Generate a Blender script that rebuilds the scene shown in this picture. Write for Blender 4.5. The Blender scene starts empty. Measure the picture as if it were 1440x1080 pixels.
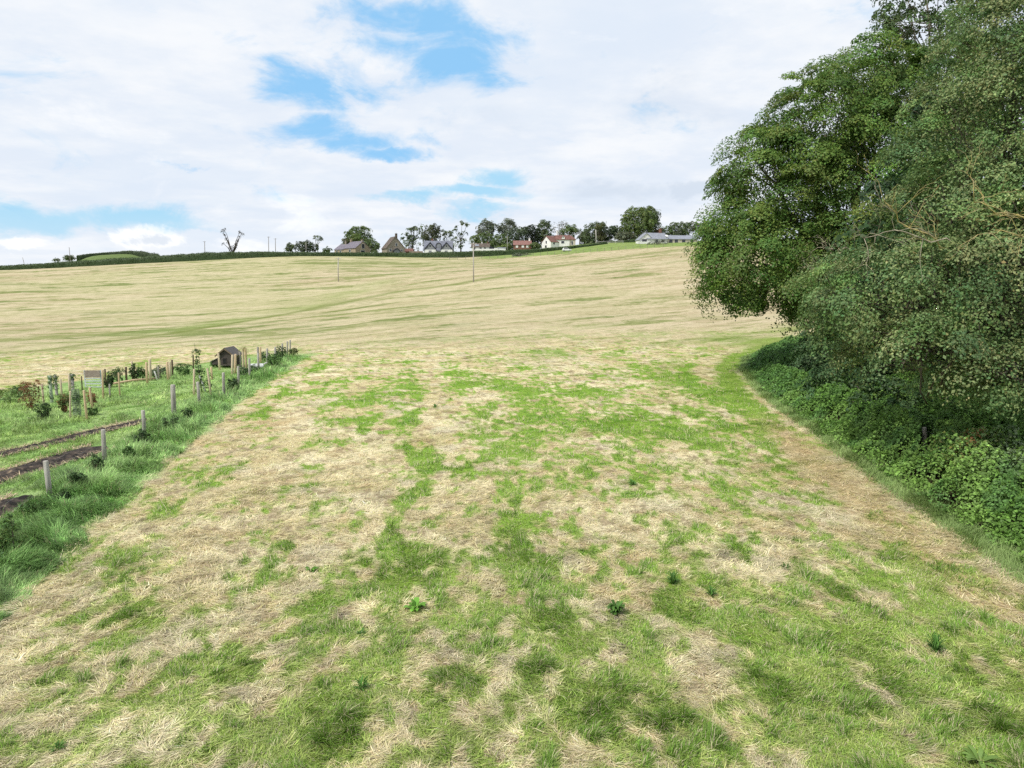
import bpy, math, random
import numpy as np
from mathutils import Vector

rng = np.random.default_rng(7)
random.seed(7)
SC = bpy.context.scene
COL = SC.collection

# ------------------------------------------------------------------ camera numbers
PITCH = math.radians(8.25)
CP, SP = math.cos(PITCH), math.sin(PITCH)
CAMZ = 6.0
FPX = 1000.0            # focal length in pixels of a 1440 wide frame


def slope(py):
    b = (540 - np.asarray(py, float)) / FPX
    return (-SP + b * CP) / (CP + b * SP)


def P(px, py, y):
    """world point at depth y seen at photo pixel px,py"""
    b = (540 - py) / FPX
    t = y / (CP + b * SP)
    return np.array([(px - 720) / FPX * t, y, CAMZ + (-SP + b * CP) * t])


# ------------------------------------------------------------------ numpy noise
_perm = np.random.default_rng(3).permutation(4096)


def _hash(ix, iy):
    return _perm[(_perm[ix & 4095] + iy) & 4095] / 4095.0


def vnoise(x, y):
    x = np.asarray(x, float); y = np.asarray(y, float)
    ix = np.floor(x).astype(int); iy = np.floor(y).astype(int)
    fx = x - ix; fy = y - iy
    fx = fx * fx * fx * (fx * (fx * 6 - 15) + 10); fy = fy * fy * fy * (fy * (fy * 6 - 15) + 10)
    a = _hash(ix, iy); b = _hash(ix + 1, iy); c = _hash(ix, iy + 1); d = _hash(ix + 1, iy + 1)
    return (a + (b - a) * fx) + ((c + (d - c) * fx) - (a + (b - a) * fx)) * fy


def fbm(x, y, o=4, seed=0, gain=.5):
    s = 0; a = 1; t = 0
    for i in range(o):
        ca, sa = math.cos(.7 * i + .4), math.sin(.7 * i + .4)
        f = 2.03 ** i
        s = s + a * vnoise((x * ca - y * sa) * f + 17.3 * i + seed * 31.7, (x * sa + y * ca) * f + 9.1 * i + seed * 57.3)
        t += a; a *= gain
    return s / t


def sstep(a, b, x):
    t = np.clip((np.asarray(x, float) - a) / (b - a), 0, 1)
    return t * t * (3 - 2 * t)


def lerp(a, b, t):
    return a + (b - a) * t


# ------------------------------------------------------------------ terrain height
_ys = np.array([0, 25, 42, 60, 80, 100, 130, 160, 200, 250, 300, 330, 350])
_pxs = np.array([-160, 0, 200, 430, 600, 720, 850, 970, 1200, 1600])
_rows = np.array([  # photo row in which the ground stands, per depth (from 60 m on) and column
    # -160   0    200   430   600   720   850   970   1200  1600
    [514,   511,  503,  496,  496,  496,  496,  494,  491,  490],
    [490,   487,  480,  472,  464,  463,  462,  460,  456,  452],
    [472,   470,  464,  453,  443,  441,  440,  438,  432,  428],
    [449,   447,  443,  433,  421,  416,  414,  411,  408,  404],
    [430,   427,  424,  416,  405,  397,  394,  390,  386,  382],
    [411,   407,  403,  397,  388,  381,  377,  371,  367,  362],
    [395,   392,  384,  375,  374.5, 371, 364,  357,  352,  348],
    [384.5, 381.5, 373, 362,  365.5, 363, 354,  346,  341,  338],
    [384,   380.5, 371, 360,  361.5, 356.5, 345, 340.5, 336, 333],
    [384,   380.5, 371, 359.5, 359,  354,  341,  338.5, 334, 331]])
_zt = np.zeros((len(_ys), len(_pxs)))
for _i in range(3, len(_ys)):
    _zt[_i] = CAMZ + slope(_rows[_i - 3]) * _ys[_i]
_ss = (_pxs - 720) / 1000.0


def hermite(xs, vals, x):
    """cubic through rows of vals (n, ...) at xs; x array -> interpolated (len(x), ...)"""
    n = len(xs)
    m = np.zeros_like(vals)
    d = (vals[1:] - vals[:-1]) / (xs[1:] - xs[:-1]).reshape((-1,) + (1,) * (vals.ndim - 1))
    m[0] = d[0]; m[-1] = d[-1]
    m[1:-1] = .5 * (d[1:] + d[:-1])
    i = np.clip(np.searchsorted(xs, x) - 1, 0, n - 2)
    h = xs[i + 1] - xs[i]
    t = (x - xs[i]) / h
    return i, t, h, m


def ground(x, y):
    x = np.atleast_1d(np.asarray(x, float)); y = np.atleast_1d(np.asarray(y, float))
    shp = np.broadcast(x, y).shape
    x = np.broadcast_to(x, shp).ravel(); y = np.broadcast_to(y, shp).ravel()
    r = np.hypot(x, y); th = np.arctan2(x, y)
    lim = math.atan(.9)
    s = np.tan(np.clip(th, -lim, lim))
    D = np.where(np.abs(th) < lim, np.maximum(y, 0), r * math.cos(lim))
    Dc = np.clip(D, 0, 349.9)
    i, t, h, m = hermite(_ys.astype(float), _zt, Dc)
    t = t[:, None]; hh = h[:, None]
    v0 = _zt[i]; v1 = _zt[i + 1]; m0 = m[i] * hh; m1 = m[i + 1] * hh
    rowz = (2 * t**3 - 3 * t**2 + 1) * v0 + (t**3 - 2 * t**2 + t) * m0 + (-2 * t**3 + 3 * t**2) * v1 + (t**3 - t**2) * m1
    sc = np.clip(s, _ss[0], _ss[-1] - 1e-6)
    j = np.clip(np.searchsorted(_ss, sc) - 1, 0, len(_ss) - 2)
    k = np.arange(len(sc))
    hs = _ss[j + 1] - _ss[j]; u = (sc - _ss[j]) / hs
    dm = (rowz[:, 1:] - rowz[:, :-1]) / (_ss[1:] - _ss[:-1])
    mm = np.zeros_like(rowz); mm[:, 0] = dm[:, 0]; mm[:, -1] = dm[:, -1]; mm[:, 1:-1] = .5 * (dm[:, 1:] + dm[:, :-1])
    a0 = rowz[k, j]; a1 = rowz[k, j + 1]; b0 = mm[k, j] * hs; b1 = mm[k, j + 1] * hs
    z = (2 * u**3 - 3 * u**2 + 1) * a0 + (u**3 - 2 * u**2 + u) * b0 + (-2 * u**3 + 3 * u**2) * a1 + (u**3 - u**2) * b1
    # behind the camera both sides run into one mean slope
    w = sstep(math.radians(60), math.radians(130), np.abs(th))
    z = lerp(z, rowz[:, 5] * .3, w)
    # beyond the crest the plateau sinks slowly, with a round hill far on the left
    z = z - np.where(D > 350, (D - 350) * .03, 0)
    z = z + 12.9 * np.exp(-((s + .556) / .060)**4 - ((D - 470) / 60)**2)
    # small unevenness
    z = z + .10 * (fbm(x * .35, y * .35, 3, 5) - .5) * sstep(0, 12, r) + .5 * (fbm(x * .03, y * .03, 3, 6) - .5) * sstep(60, 140, D)
    return z.reshape(shp)


def gz(x, y):
    return float(ground(x, y)[0])


def G(px, py, far=345.0):
    """ground point seen at photo pixel px,py"""
    b = (540 - py) / FPX
    d = np.array([(px - 720) / FPX, CP + b * SP, -SP + b * CP])
    t = np.geomspace(4, far, 700)
    x = d[0] * t; y = d[1] * t; z = CAMZ + d[2] * t
    diff = z - ground(x, y)
    k = int(np.argmax(diff < 0)) if (diff < 0).any() else len(t) - 1
    if k > 0 and diff[k] < 0:
        f = diff[k - 1] / (diff[k - 1] - diff[k])
        tt = t[k - 1] + f * (t[k] - t[k - 1])
    else:
        tt = t[k]
    return np.array([d[0] * tt, d[1] * tt, gz(d[0] * tt, d[1] * tt)])


def Gs(pts):
    return np.array([G(*p) for p in pts])


# ------------------------------------------------------------------ boundaries of the field (read on the ground)
VERGE = Gs([(0, 872), (60, 822), (120, 752), (170, 712), (215, 672), (262, 630), (305, 597), (340, 566), (372, 543), (425, 507)])
FENCE_PX = [((64, 648), (71, 704)), ((145, 604), (147, 650)), ((201, 577), (203, 612)), ((243, 541), (245, 586)),
            ((278, 537), (281, 572)), ((314, 524), (315, 558)), ((335, 515), (336, 542)), ((350.5, 504), (351.5, 533)),
            ((363, 497), (364, 524)), ((375.5, 490), (376, 515)), ((387, 488), (387, 508)), ((397, 483), (397, 503)), ((404, 480), (404, 499)), ((408, 478), (408, 497))]
FENCE = Gs([b for a, b in FENCE_PX])
RIGHT = Gs([(1440, 806), (1380, 765), (1300, 711), (1240, 672), (1195, 640), (1150, 606), (1105, 577), (1070, 548), (1047, 520), (1050, 503), (1090, 487)])
RIGHT = np.vstack([[9.6, 0, 0], RIGHT, [RIGHT[-1][0] + 16, RIGHT[-1][1] + 12, 0], [RIGHT[-1][0] + 60, RIGHT[-1][1] + 40, 0]])


def x_verge(y):
    yy = np.concatenate([[0], VERGE[:, 1]]); xx = np.concatenate([[VERGE[0, 0] + .9], VERGE[:, 0]])
    return np.interp(y, yy, xx)


def x_fence(y):
    yy = np.concatenate([[0], FENCE[:, 1]]); xx = np.concatenate([[FENCE[0, 0] + 4.2], FENCE[:, 0]])
    return np.interp(y, yy, xx)


def x_right(y):
    return np.interp(y, RIGHT[:, 1], RIGHT[:, 0])


EB0 = FENCE[-1]; EB1 = G(15, 562)     # back boundary of the planted plot


def in_plot(x, y):
    """>0 inside the planted plot left of the fence (metres from its nearest edge)"""
    a = x_fence(y) - x
    dx, dy = EB1[0] - EB0[0], EB1[1] - EB0[1]
    L = math.hypot(dx, dy)
    b = (dx * (y - EB0[1]) - dy * (x - EB0[0])) / L
    return np.minimum(a, b)


# patches of regrown green grass in the mown field: px, py, half width, half height, weight
PATCH = [(500, 848, 62, 28, 1), (330, 945, 105, 26, 1), (365, 775, 32, 34, .8), (130, 965, 80, 22, .9), (50, 985, 60, 14, .7), (760, 738, 52, 14, .9),
         (700, 800, 70, 18, .5), (770, 880, 80, 22, .5), (870, 590, 36, 12, .9), (868, 636, 30, 20, 1), (905, 692, 42, 12, 1), (940, 602, 24, 20, .8),
         (830, 655, 40, 14, .6), (1000, 865, 60, 30, .5), (1040, 640, 26, 14, .6), (1110, 690, 50, 14, .3), (640, 477, 55, 4.5, .9), (780, 497, 42, 9, 1), (760, 495, 22, 5, .6), (900, 470, 110, 3.5, .6),
         (560, 570, 26, 30, .7), (580, 640, 34, 24, .6), (345, 622, 22, 9, .8), (470, 590, 40, 30, .5), (480, 540, 60, 10, .5), (150, 790, 50, 16, .5),
         (400, 1040, 70, 26, .6), (640, 1010, 60, 26, .7), (830, 1010, 70, 30, .5), (1060, 950, 80, 34, .6), (1170, 900, 60, 40, .6), (1310, 800, 90, 24, .55), (1250, 760, 60, 14, .6),
         (1400, 880, 60, 30, .4), (1240, 1010, 70, 24, .5), (740, 640, 60, 26, .45), (700, 560, 80, 24, .4), (900, 545, 90, 14, .4), (1010, 590, 30, 18, .5), (660, 700, 60, 20, .35),
         (560, 740, 50, 16, .35), (520, 960, 60, 24, .6), (20, 905, 40, 14, .7), (200, 880, 40, 10, .5), (960, 760, 60, 22, .55), (900, 800, 70, 20, .5), (850, 940, 60, 24, .5),
         (1240, 860, 60, 20, .5), (640, 880, 70, 26, .45), (30, 1060, 40, 14, .6), (200, 1040, 30, 10, .5), (600, 930, 50, 20, .5), (720, 950, 46, 22, .45), (980, 1040, 60, 16, .45)]
HAYP = [(250, 760, 70, 24, .6), (220, 850, 60, 12, .6), (220, 952, 40, 12, 1), (160, 640, 60, 20, .4), (300, 690, 60, 30, .5), (560, 690, 60, 26, .5), (1090, 730, 30, 16, .7), (840, 715, 28, 22, .8),
        (700, 765, 34, 12, .5), (590, 750, 60, 10, .5), (860, 845, 34, 20, .5), (100, 1030, 70, 22, .6), (380, 900, 60, 10, .7), (1180, 740, 90, 14, .6), (1250, 700, 60, 14, .6), (620, 590, 24, 40, .4), (640, 640, 26, 40, .4), (1130, 640, 50, 16, .5)]


def _ell(pts):
    out = []
    for px, py, hw, hh, w in pts:
        c = G(px, py); a = G(px + hw, py); b = G(px, py - hh); b2 = G(px, py + hh)
        out.append((c[0], c[1], abs(a[0] - c[0]), abs(b[1] - b2[1]) / 2, w, math.atan2(c[0], c[1])))
    return out


PATCH_W = _ell(PATCH); HAY_W = _ell(HAYP)


def green_mask(x, y):
    """0 = bleached cut grass, 1 = regrown green"""
    n = fbm(x * .30, y * .26, 3, 1) * .24 + fbm(x * 1.2, y * .7, 4, 2, .65) * .36 + fbm(x * 4.2, y * 2.4, 3, 3, .6) * .40
    m = (n - .5) * 4.3
    wx = x + (fbm(x * .9, y * .9, 4, 11, .6) - .5) * 2.6; wy = y + (fbm(x * .9, y * .9, 4, 12, .6) - .5) * 4.0
    add = np.full(np.shape(x), -.30)
    # the middle and lower right carry more green than the left headland and the far end
    add = add + .24 * sstep(-8, -1, x) * sstep(62, 40, y) + .14 * sstep(15, 9, y) + .16 * sstep(2, 7, x) * sstep(24, 12, y)
    xr = x + .17 * y + (fbm(x * .2, y * .07, 2, 14) - .5) * 2.0
    add = add + .65 * (fbm(xr * .55, y * .045, 3, 13, .55) - .5) * sstep(70, 50, y) * sstep(7, 14, y)
    o = x - x_verge(y) + (fbm(x * .7, y * .3, 4, 15, .6) - .5) * 3.0
    ga = lambda c, s: np.exp(-((o - c) / s)**2)
    band = .55 * ga(1.5, .4) - .40 * ga(3.0, .8) + .30 * ga(5.1, .9) - .35 * ga(6.8, .45) + .55 * ga(8.1, .5) - .45 * ga(9.4, .6) + .35 * ga(11.0, .6) - .3 * ga(12.3, .5)
    add = add + .80 * band * sstep(12, 20, y) * sstep(66, 50, y) * (.15 + 1.3 * sstep(.36, .64, fbm(x * .35, y * .2, 3, 16, .6)))
    dr = x_right(y) - x
    add = add + .75 * np.exp(-((dr - 1.5 + .4 * sstep(40, 50, y)) / .75)**2) * sstep(26, 34, y) + .7 * np.exp(-((dr - 4.0) / .45)**2) * sstep(38, 43, y) * sstep(60, 54, y) - .5 * np.exp(-((dr - 2.7) / .6)**2) * sstep(38, 43, y)
    add = add - .55 * np.exp(-((dr - .45) / .35)**2) * sstep(50, 40, y) - .4 * np.exp(-((dr - 1.3) / .8)**2) * sstep(28, 22, y)
    add = add + .55 * sstep(16, 24, x) * np.exp(-((y - 64) / 8)**2)
    for cx, cy, a, b, w, th in PATCH_W:
        add = add + w * (.80 if cy < 22 else .52) * np.exp(-(((wx - cx) / a)**2 + ((wy - cy) / b)**2) * 1.5)
    for cx, cy, a, b, w, th in HAY_W:
        add = add - w * .6 * np.exp(-(((wx - cx) / a)**2 + ((wy - cy) / b)**2))
    return sstep(-.58, .62, m + add)


C = lambda *a: np.array(a, float)
HAY_PALE = C(.66, .585, .38); HAY_MID = C(.54, .46, .265); HAY_BROWN = C(.42, .315, .165); HAY_GREY = C(.52, .47, .345)
GR_MID = C(.20, .325, .05); GR_DARK = C(.135, .255, .038); GR_YEL = C(.37, .385, .125)
LUSH = C(.20, .32, .105); LUSH2 = C(.29, .405, .155); SOIL = C(.050, .040, .034)
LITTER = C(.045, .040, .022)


def mix3(a, b, t):
    t = np.asarray(t)[..., None]
    return a + (b - a) * t


RIGHT_PX_SLOPE = None


def field_colour(x, y):
    """colour of the sward itself at x,y (no light in it, save the shade in hay gaps)"""
    n1 = fbm(x * .5, y * .5, 4, 21); n2 = fbm(x * 1.9, y * 1.9, 3, 22); n3 = fbm(x * .12, y * .12, 3, 23)
    hay = mix3(np.broadcast_to(HAY_MID, np.shape(x) + (3,)), HAY_PALE, sstep(.42, .68, n1))
    hay = mix3(hay, HAY_BROWN, sstep(.52, .75, n2) * .7)
    hay = mix3(hay, HAY_GREY, sstep(.55, .75, fbm(x * .8, y * .8, 3, 24)) * .6)
    hay = mix3(hay, C(.24, .18, .11), sstep(.58, .70, fbm(x * 2.7, y * 2.3, 3, 27, .6)) * .75)  # bare soil spots; the darkening also stands in for shadowy gaps between straw
    g = green_mask(x, y)
    gr = mix3(mix3(np.broadcast_to(GR_YEL, np.shape(x) + (3,)), GR_MID, sstep(.25, .7, g)), GR_DARK, sstep(.45, .7, n2) * sstep(.6, 1, g))
    near = mix3(hay, gr, sstep(.1, .75, g))
    # ------- far slope: raked rows running with the hill
    ca, sa = math.cos(.56), math.sin(.56)
    u = x * ca + y * sa; v = -x * sa + y * ca
    u2 = x * math.cos(.12) + y * math.sin(.12); v2 = -x * math.sin(.12) + y * math.cos(.12)
    # left of the fold the rows run nearly level
    fold = np.interp(y, [40, 70, 125, 155, 200, 350], [-46, -49, -36, -33, -30, -20])
    left = sstep(3, -3, x - fold)
    st = lerp(fbm(u * .06, v * .24, 5, 31, .68), fbm(u2 * .055, v2 * .2, 5, 32, .68), left)
    st2 = lerp(fbm(u * .012, v * .16, 3, 33), fbm(u2 * .012, v2 * .11, 3, 34), left)
    gf = sstep(.515, .59, st * .66 + st2 * .16 + .18 * fbm(x * .02, y * .02, 3, 35))
    hayf = mix3(np.broadcast_to(C(.44, .375, .245), np.shape(x) + (3,)), C(.39, .325, .205), sstep(.42, .6, fbm(u * .03, v * .35, 3, 36)))
    hayf = mix3(hayf, C(.39, .37, .205), sstep(.4, .62, fbm(x * .016, y * .016, 3, 37)) * (.35 + .4 * left))
    grf = mix3(np.broadcast_to(C(.215, .235, .09), np.shape(x) + (3,)), C(.15, .19, .06), sstep(.45, .7, n3))
    far = mix3(hayf, grf, gf * .85)
    pale = sstep(.50, .40, lerp(fbm(u * .09, v * .34, 4, 45, .65), fbm(u2 * .08, v2 * .28, 4, 46, .65), left))
    far = mix3(far, C(.52, .445, .305), pale * .55)
    # green bands: the fold between the two slopes, the hollow under the houses
    fw = np.exp(-((x - fold + 3) / 5.)**2) * sstep(66, 110, y) * sstep(230, 170, y) * (.35 + .65 * sstep(.35, .6, fbm(x * .08, y * .08, 3, 38)))
    far = mix3(far, C(.24, .29, .10), fw * .6)
    hol = np.exp(-((x + 38) / 26)**2 - ((y - 262) / 22)**2) * sstep(.4, .6, st)
    far = mix3(far, C(.17, .20, .065), hol * .9)
    # tractor line along the foot of the left slope
    tl = np.exp(-((x - fold + .2) / 1.1)**2) * sstep(62, 75, y) * sstep(150, 120, y)
    far = mix3(far, C(.15, .18, .05), tl * .75)
    for k in range(len(TRACK) - 1):
        p, q = TRACK[k], TRACK[k + 1]; e = q - p; L2 = (e**2).sum()
        t = np.clip(((x - p[0]) * e[0] + (y - p[1]) * e[1]) / L2, 0, 1)
        dd = np.hypot(x - p[0] - e[0] * t, y - p[1] - e[1] * t)
        far = mix3(far, C(.18, .21, .07), np.exp(-(dd / (.9 + .007 * y))**2) * .75)
    edge = sstep(48, 86, y + 26 * (fbm(x * .12, y * .12, 4, 39) - .5))
    col = mix3(near, far, edge)
    # greener swathes beside the wood, following its edge
    dr = x_right(y) - x
    hw = sstep(30, 44, y) * sstep(110, 70, y)
    ring = np.exp(-((dr - 1.2) / 1.3)**2) + .8 * np.exp(-((dr - 5.2 - .6 * fbm(x * .3, y * .3, 2, 40)) / .8)**2) * sstep(.3, .6, fbm(x * .2, y * .2, 2, 41))
    col = mix3(col, C(.20, .27, .06), np.clip(ring, 0, 1) * hw * .5)
    col = mix3(col, C(.20, .27, .065), np.exp(-((y - 66) / 9)**2) * sstep(14, 24, x) * sstep(.3, .55, st) * .8)
    # worn brown strip in front of the undergrowth
    col = mix3(col, HAY_BROWN, np.exp(-((dr - 1.5) / .7)**2) * sstep(34, 26, y) * .75)
    return col, g


def zone_colour(x, y):
    col, g = field_colour(x, y)
    n = fbm(x * .8, y * .8, 4, 51)
    lush = mix3(np.broadcast_to(LUSH, np.shape(x) + (3,)), LUSH2, sstep(.35, .65, n))
    pl = in_plot(x, y)
    v = sstep(-.15, .35, x_verge(y) - x + (n - .5) * .9) * sstep(62, 56, y) * (sstep(-3.2, -2.6, pl) )
    col = mix3(col, lush, v)
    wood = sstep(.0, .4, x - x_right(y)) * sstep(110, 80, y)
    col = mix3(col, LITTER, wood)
    # beyond the field: pasture behind the crest
    past = sstep(302, 306, y) * sstep(-.06, -.03, x / np.maximum(y, 1))
    col = mix3(col, mix3(np.broadcast_to(C(.17, .26, .075), np.shape(x) + (3,)), C(.25, .28, .11), n), past)
    r = np.hypot(x, y)
    col = mix3(col, mix3(np.broadcast_to(C(.15, .24, .06), np.shape(x) + (3,)), C(.27, .28, .12), n), sstep(322, 330, np.where(x / np.maximum(y, 1) < -.05, y, 0)))
    col = mix3(col, C(.14, .185, .075), sstep(395, 410, y))
    # bare trodden patches
    for bx, by, br in BARE_W:
        d = np.hypot((x - bx), (y - by) * .8) / br + (fbm(x * 3, y * 3, 3, 61) - .5) * 1.2
        col = mix3(col, C(.105, .085, .07), sstep(1.0, .35, d) * .85)
    return col, g


TRACK = Gs([(430, 437), (490, 424), (560, 410), (640, 400), (690, 391), (760, 378), (840, 366), (950, 352)])[:, :2]
BARE = [(1020, 780, .38), (1085, 842, .2), (865, 870, .45), (480, 872, .35), (1290, 1045, .35), (640, 950, .3), (870, 905, .3), (1190, 870, .3)]
BARE_W = [(G(a, b)[0], G(a, b)[1], r) for a, b, r in BARE]


# ------------------------------------------------------------------ object helpers
def tag(o, label=None, cat=None, group=None, kind=None):
    if label: o['label'] = label
    if cat: o['category'] = cat
    if group: o['group'] = group
    if kind: o['kind'] = kind
    return o


def empty(name, loc, label=None, cat=None, group=None, rz=0.0):
    o = bpy.data.objects.new(name, None)
    o.empty_display_size = .2
    o.location = loc; o.rotation_euler = (0, 0, rz)
    COL.objects.link(o)
    return tag(o, label, cat, group)


def mesh_np(name, verts, faces, mat, cols=None, parent=None, smooth=False, local=None):
    """verts (n,3), faces list of (m,k) int arrays -> one mesh object"""
    verts = np.asarray(verts, np.float32)
    if local is not None:
        verts = verts - np.asarray(local, np.float32)
    if not isinstance(faces, list):
        faces = [faces]
    faces = [np.asarray(f, np.int32) for f in faces if len(f)]
    me = bpy.data.meshes.new(name)
    nl = sum(f.size for f in faces); nf = sum(len(f) for f in faces)
    me.vertices.add(len(verts)); me.loops.add(nl); me.polygons.add(nf)
    me.vertices.foreach_set('co', verts.ravel())
    me.loops.foreach_set('vertex_index', np.concatenate([f.ravel() for f in faces]))
    tot = np.concatenate([np.full(len(f), f.shape[1], np.int32) for f in faces])
    st = np.concatenate([[0], np.cumsum(tot)[:-1]]).astype(np.int32)
    me.polygons.foreach_set('loop_start', st)
    me.polygons.foreach_set('loop_total', tot)
    if smooth:
        me.polygons.foreach_set('use_smooth', np.ones(nf, bool))
    me.update(calc_edges=True)
    me.validate()
    if cols is not None:
        a = me.color_attributes.new('Col', 'FLOAT_COLOR', 'POINT')
        c4 = np.ones((len(verts), 4), np.float32); c4[:, :3] = np.clip(cols, 0, 1)
        a.data.foreach_set('color', c4.ravel())
    if mat: me.materials.append(mat)
    o = bpy.data.objects.new(name, me)
    COL.objects.link(o)
    if parent: o.parent = parent
    return o


class MB:
    """collects boxes, tubes and polygons, then links them as one mesh"""
    def __init__(self): self.v = []; self.f = []

    def add(self, vs, fs):
        n = len(self.v)
        self.v += [tuple(map(float, p)) for p in vs]
        self.f += [[i + n for i in f] for f in fs]
        return self

    def box(self, c, s, rz=0., tilt=None):
        hx, hy, hz = s[0] / 2, s[1] / 2, s[2] / 2
        ca, sa = math.cos(rz), math.sin(rz)
        vs = []
        for dz in (-hz, hz):
            for dx, dy in ((-hx, -hy), (hx, -hy), (hx, hy), (-hx, hy)):
                vs.append((c[0] + dx * ca - dy * sa, c[1] + dx * sa + dy * ca, c[2] + dz))
        return self.add(vs, [(0, 3, 2, 1), (4, 5, 6, 7), (0, 1, 5, 4), (1, 2, 6, 5), (2, 3, 7, 6), (3, 0, 4, 7)])

    def prism(self, poly, axis_vec):
        """extrude polygon (list of 3d pts) by a vector"""
        n = len(poly); a = np.asarray(axis_vec, float)
        vs = [tuple(p) for p in poly] + [tuple(np.asarray(p, float) + a) for p in poly]
        fs = [list(range(n))[::-1], [n + i for i in range(n)]] + [(i, (i + 1) % n, n + (i + 1) % n, n + i) for i in range(n)]
        return self.add(vs, fs)

    def tube(self, pts, radii, n=6, cap=True):
        pts = [Vector(p) for p in pts]
        if not hasattr(radii, '__len__'): radii = [radii] * len(pts)
        rings = []
        up = Vector((.31, .17, .93))
        for i, p in enumerate(pts):
            d = (pts[min(i + 1, len(pts) - 1)] - pts[max(i - 1, 0)])
            if d.length < 1e-9: d = Vector((0, 0, 1))
            d.normalize()
            a = d.cross(Vector((.9, .1, .3)) if abs(d.dot(up)) > .95 else up).normalized(); b = d.cross(a)
            rings.append([p + (a * math.cos(2 * math.pi * k / n) + b * math.sin(2 * math.pi * k / n)) * radii[i] for k in range(n)])
        vs = [q for r in rings for q in r]
        fs = [(i * n + k, i * n + (k + 1) % n, (i + 1) * n + (k + 1) % n, (i + 1) * n + k) for i in range(len(pts) - 1) for k in range(n)]
        if cap: fs += [list(range(n))[::-1], [(len(pts) - 1) * n + k for k in range(n)]]
        return self.add(vs, fs)

    def build(self, name, mat, parent=None, smooth=False, bevel=0):
        me = bpy.data.meshes.new(name)
        me.from_pydata(self.v, [], self.f); me.update()
        if smooth:
            for p in me.polygons: p.use_smooth = True
        if mat: me.materials.append(mat)
        o = bpy.data.objects.new(name, me); COL.objects.link(o)
        if parent: o.parent = parent
        if bevel:
            m = o.modifiers.new('bevel', 'BEVEL'); m.width = bevel; m.segments = 2; m.limit_method = 'ANGLE'
        return o


# ------------------------------------------------------------------ materials
def new_mat(name):
    m = bpy.data.materials.new(name); m.use_nodes = True
    nt = m.node_tree; nt.nodes.clear()
    return m, nt, nt.nodes, nt.links


def mat_attr(name, rough=.75, trans=0.0, bump=0.0, detail=None, spec=.25, tcol=1.25, rows=False):
    """material coloured by the mesh's own colour layer"""
    m, nt, N, L = new_mat(name)
    out = N.new('ShaderNodeOutputMaterial'); b = N.new('ShaderNodeBsdfPrincipled')
    a = N.new('ShaderNodeAttribute'); a.attribute_name = 'Col'
    b.inputs['Roughness'].default_value = rough; b.inputs['Specular IOR Level'].default_value = spec
    col = a.outputs['Color']
    if detail:
        tc = N.new('ShaderNodeNewGeometry'); prev = col
        for sc, amt in detail:
            nz = N.new('ShaderNodeTexNoise'); nz.inputs['Scale'].default_value = sc; nz.inputs['Detail'].default_value = 5; nz.inputs['Roughness'].default_value = .65
            L.new(tc.outputs['Position'], nz.inputs['Vector'])
            mr = N.new('ShaderNodeMapRange'); mr.inputs['From Min'].default_value = .25; mr.inputs['From Max'].default_value = .75
            mr.inputs['To Min'].default_value = 1 - amt; mr.inputs['To Max'].default_value = 1 + amt
            L.new(nz.outputs['Fac'], mr.inputs['Value'])
            mx = N.new('ShaderNodeVectorMath'); mx.operation = 'SCALE'
            L.new(prev, mx.inputs[0]); L.new(mr.outputs['Result'], mx.inputs['Scale'])
            prev = mx.outputs['Vector']
        if rows:      # thin raked lines of the mown hillside, along the slope
            mp = N.new('ShaderNodeMapping'); mp.vector_type = 'TEXTURE'; mp.inputs['Rotation'].default_value = (0, 0, .58); mp.inputs['Scale'].default_value = (15, 4.2, 20)
            L.new(tc.outputs['Position'], mp.inputs['Vector'])
            for sc, a, lo, hi in ((1., .45, .54, .66), (2.4, .75, .545, .64), (6., .65, .53, .66)):
                n2 = N.new('ShaderNodeTexNoise'); n2.inputs['Scale'].default_value = sc; n2.inputs['Detail'].default_value = 6; n2.inputs['Roughness'].default_value = .7; n2.inputs['Distortion'].default_value = .4
                L.new(mp.outputs['Vector'], n2.inputs['Vector'])
                mr = N.new('ShaderNodeMapRange'); mr.interpolation_type = 'SMOOTHSTEP'; mr.inputs['From Min'].default_value = lo; mr.inputs['From Max'].default_value = hi; mr.inputs['To Min'].default_value = 0; mr.inputs['To Max'].default_value = a
                L.new(n2.outputs['Fac'], mr.inputs['Value'])
                tn = N.new('ShaderNodeVectorMath'); tn.operation = 'MULTIPLY'; tn.inputs[1].default_value = (.48, .60, .34); L.new(prev, tn.inputs[0])
                mx = N.new('ShaderNodeMix'); mx.data_type = 'RGBA'; L.new(mr.outputs['Result'], mx.inputs[0]); L.new(prev, mx.inputs[6]); L.new(tn.outputs['Vector'], mx.inputs[7]); prev = mx.outputs[2]
        col = prev
        if bump:
            bp = N.new('ShaderNodeBump'); bp.inputs['Strength'].default_value = bump; bp.inputs['Distance'].default_value = .06
            L.new(nz.outputs['Fac'], bp.inputs['Height']); L.new(bp.outputs['Normal'], b.inputs['Normal'])
    L.new(col, b.inputs['Base Color'])
    if trans:
        t = N.new('ShaderNodeBsdfTranslucent'); mxs = N.new('ShaderNodeMixShader'); mxs.inputs[0].default_value = trans
        sc = N.new('ShaderNodeVectorMath'); sc.operation = 'SCALE'; sc.inputs['Scale'].default_value = tcol
        L.new(col, sc.inputs[0]); L.new(sc.outputs['Vector'], t.inputs['Color'])
        L.new(b.outputs[0], mxs.inputs[1]); L.new(t.outputs[0], mxs.inputs[2]); L.new(mxs.outputs[0], out.inputs[0])
    else:
        L.new(b.outputs[0], out.inputs[0])
    return m


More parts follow.
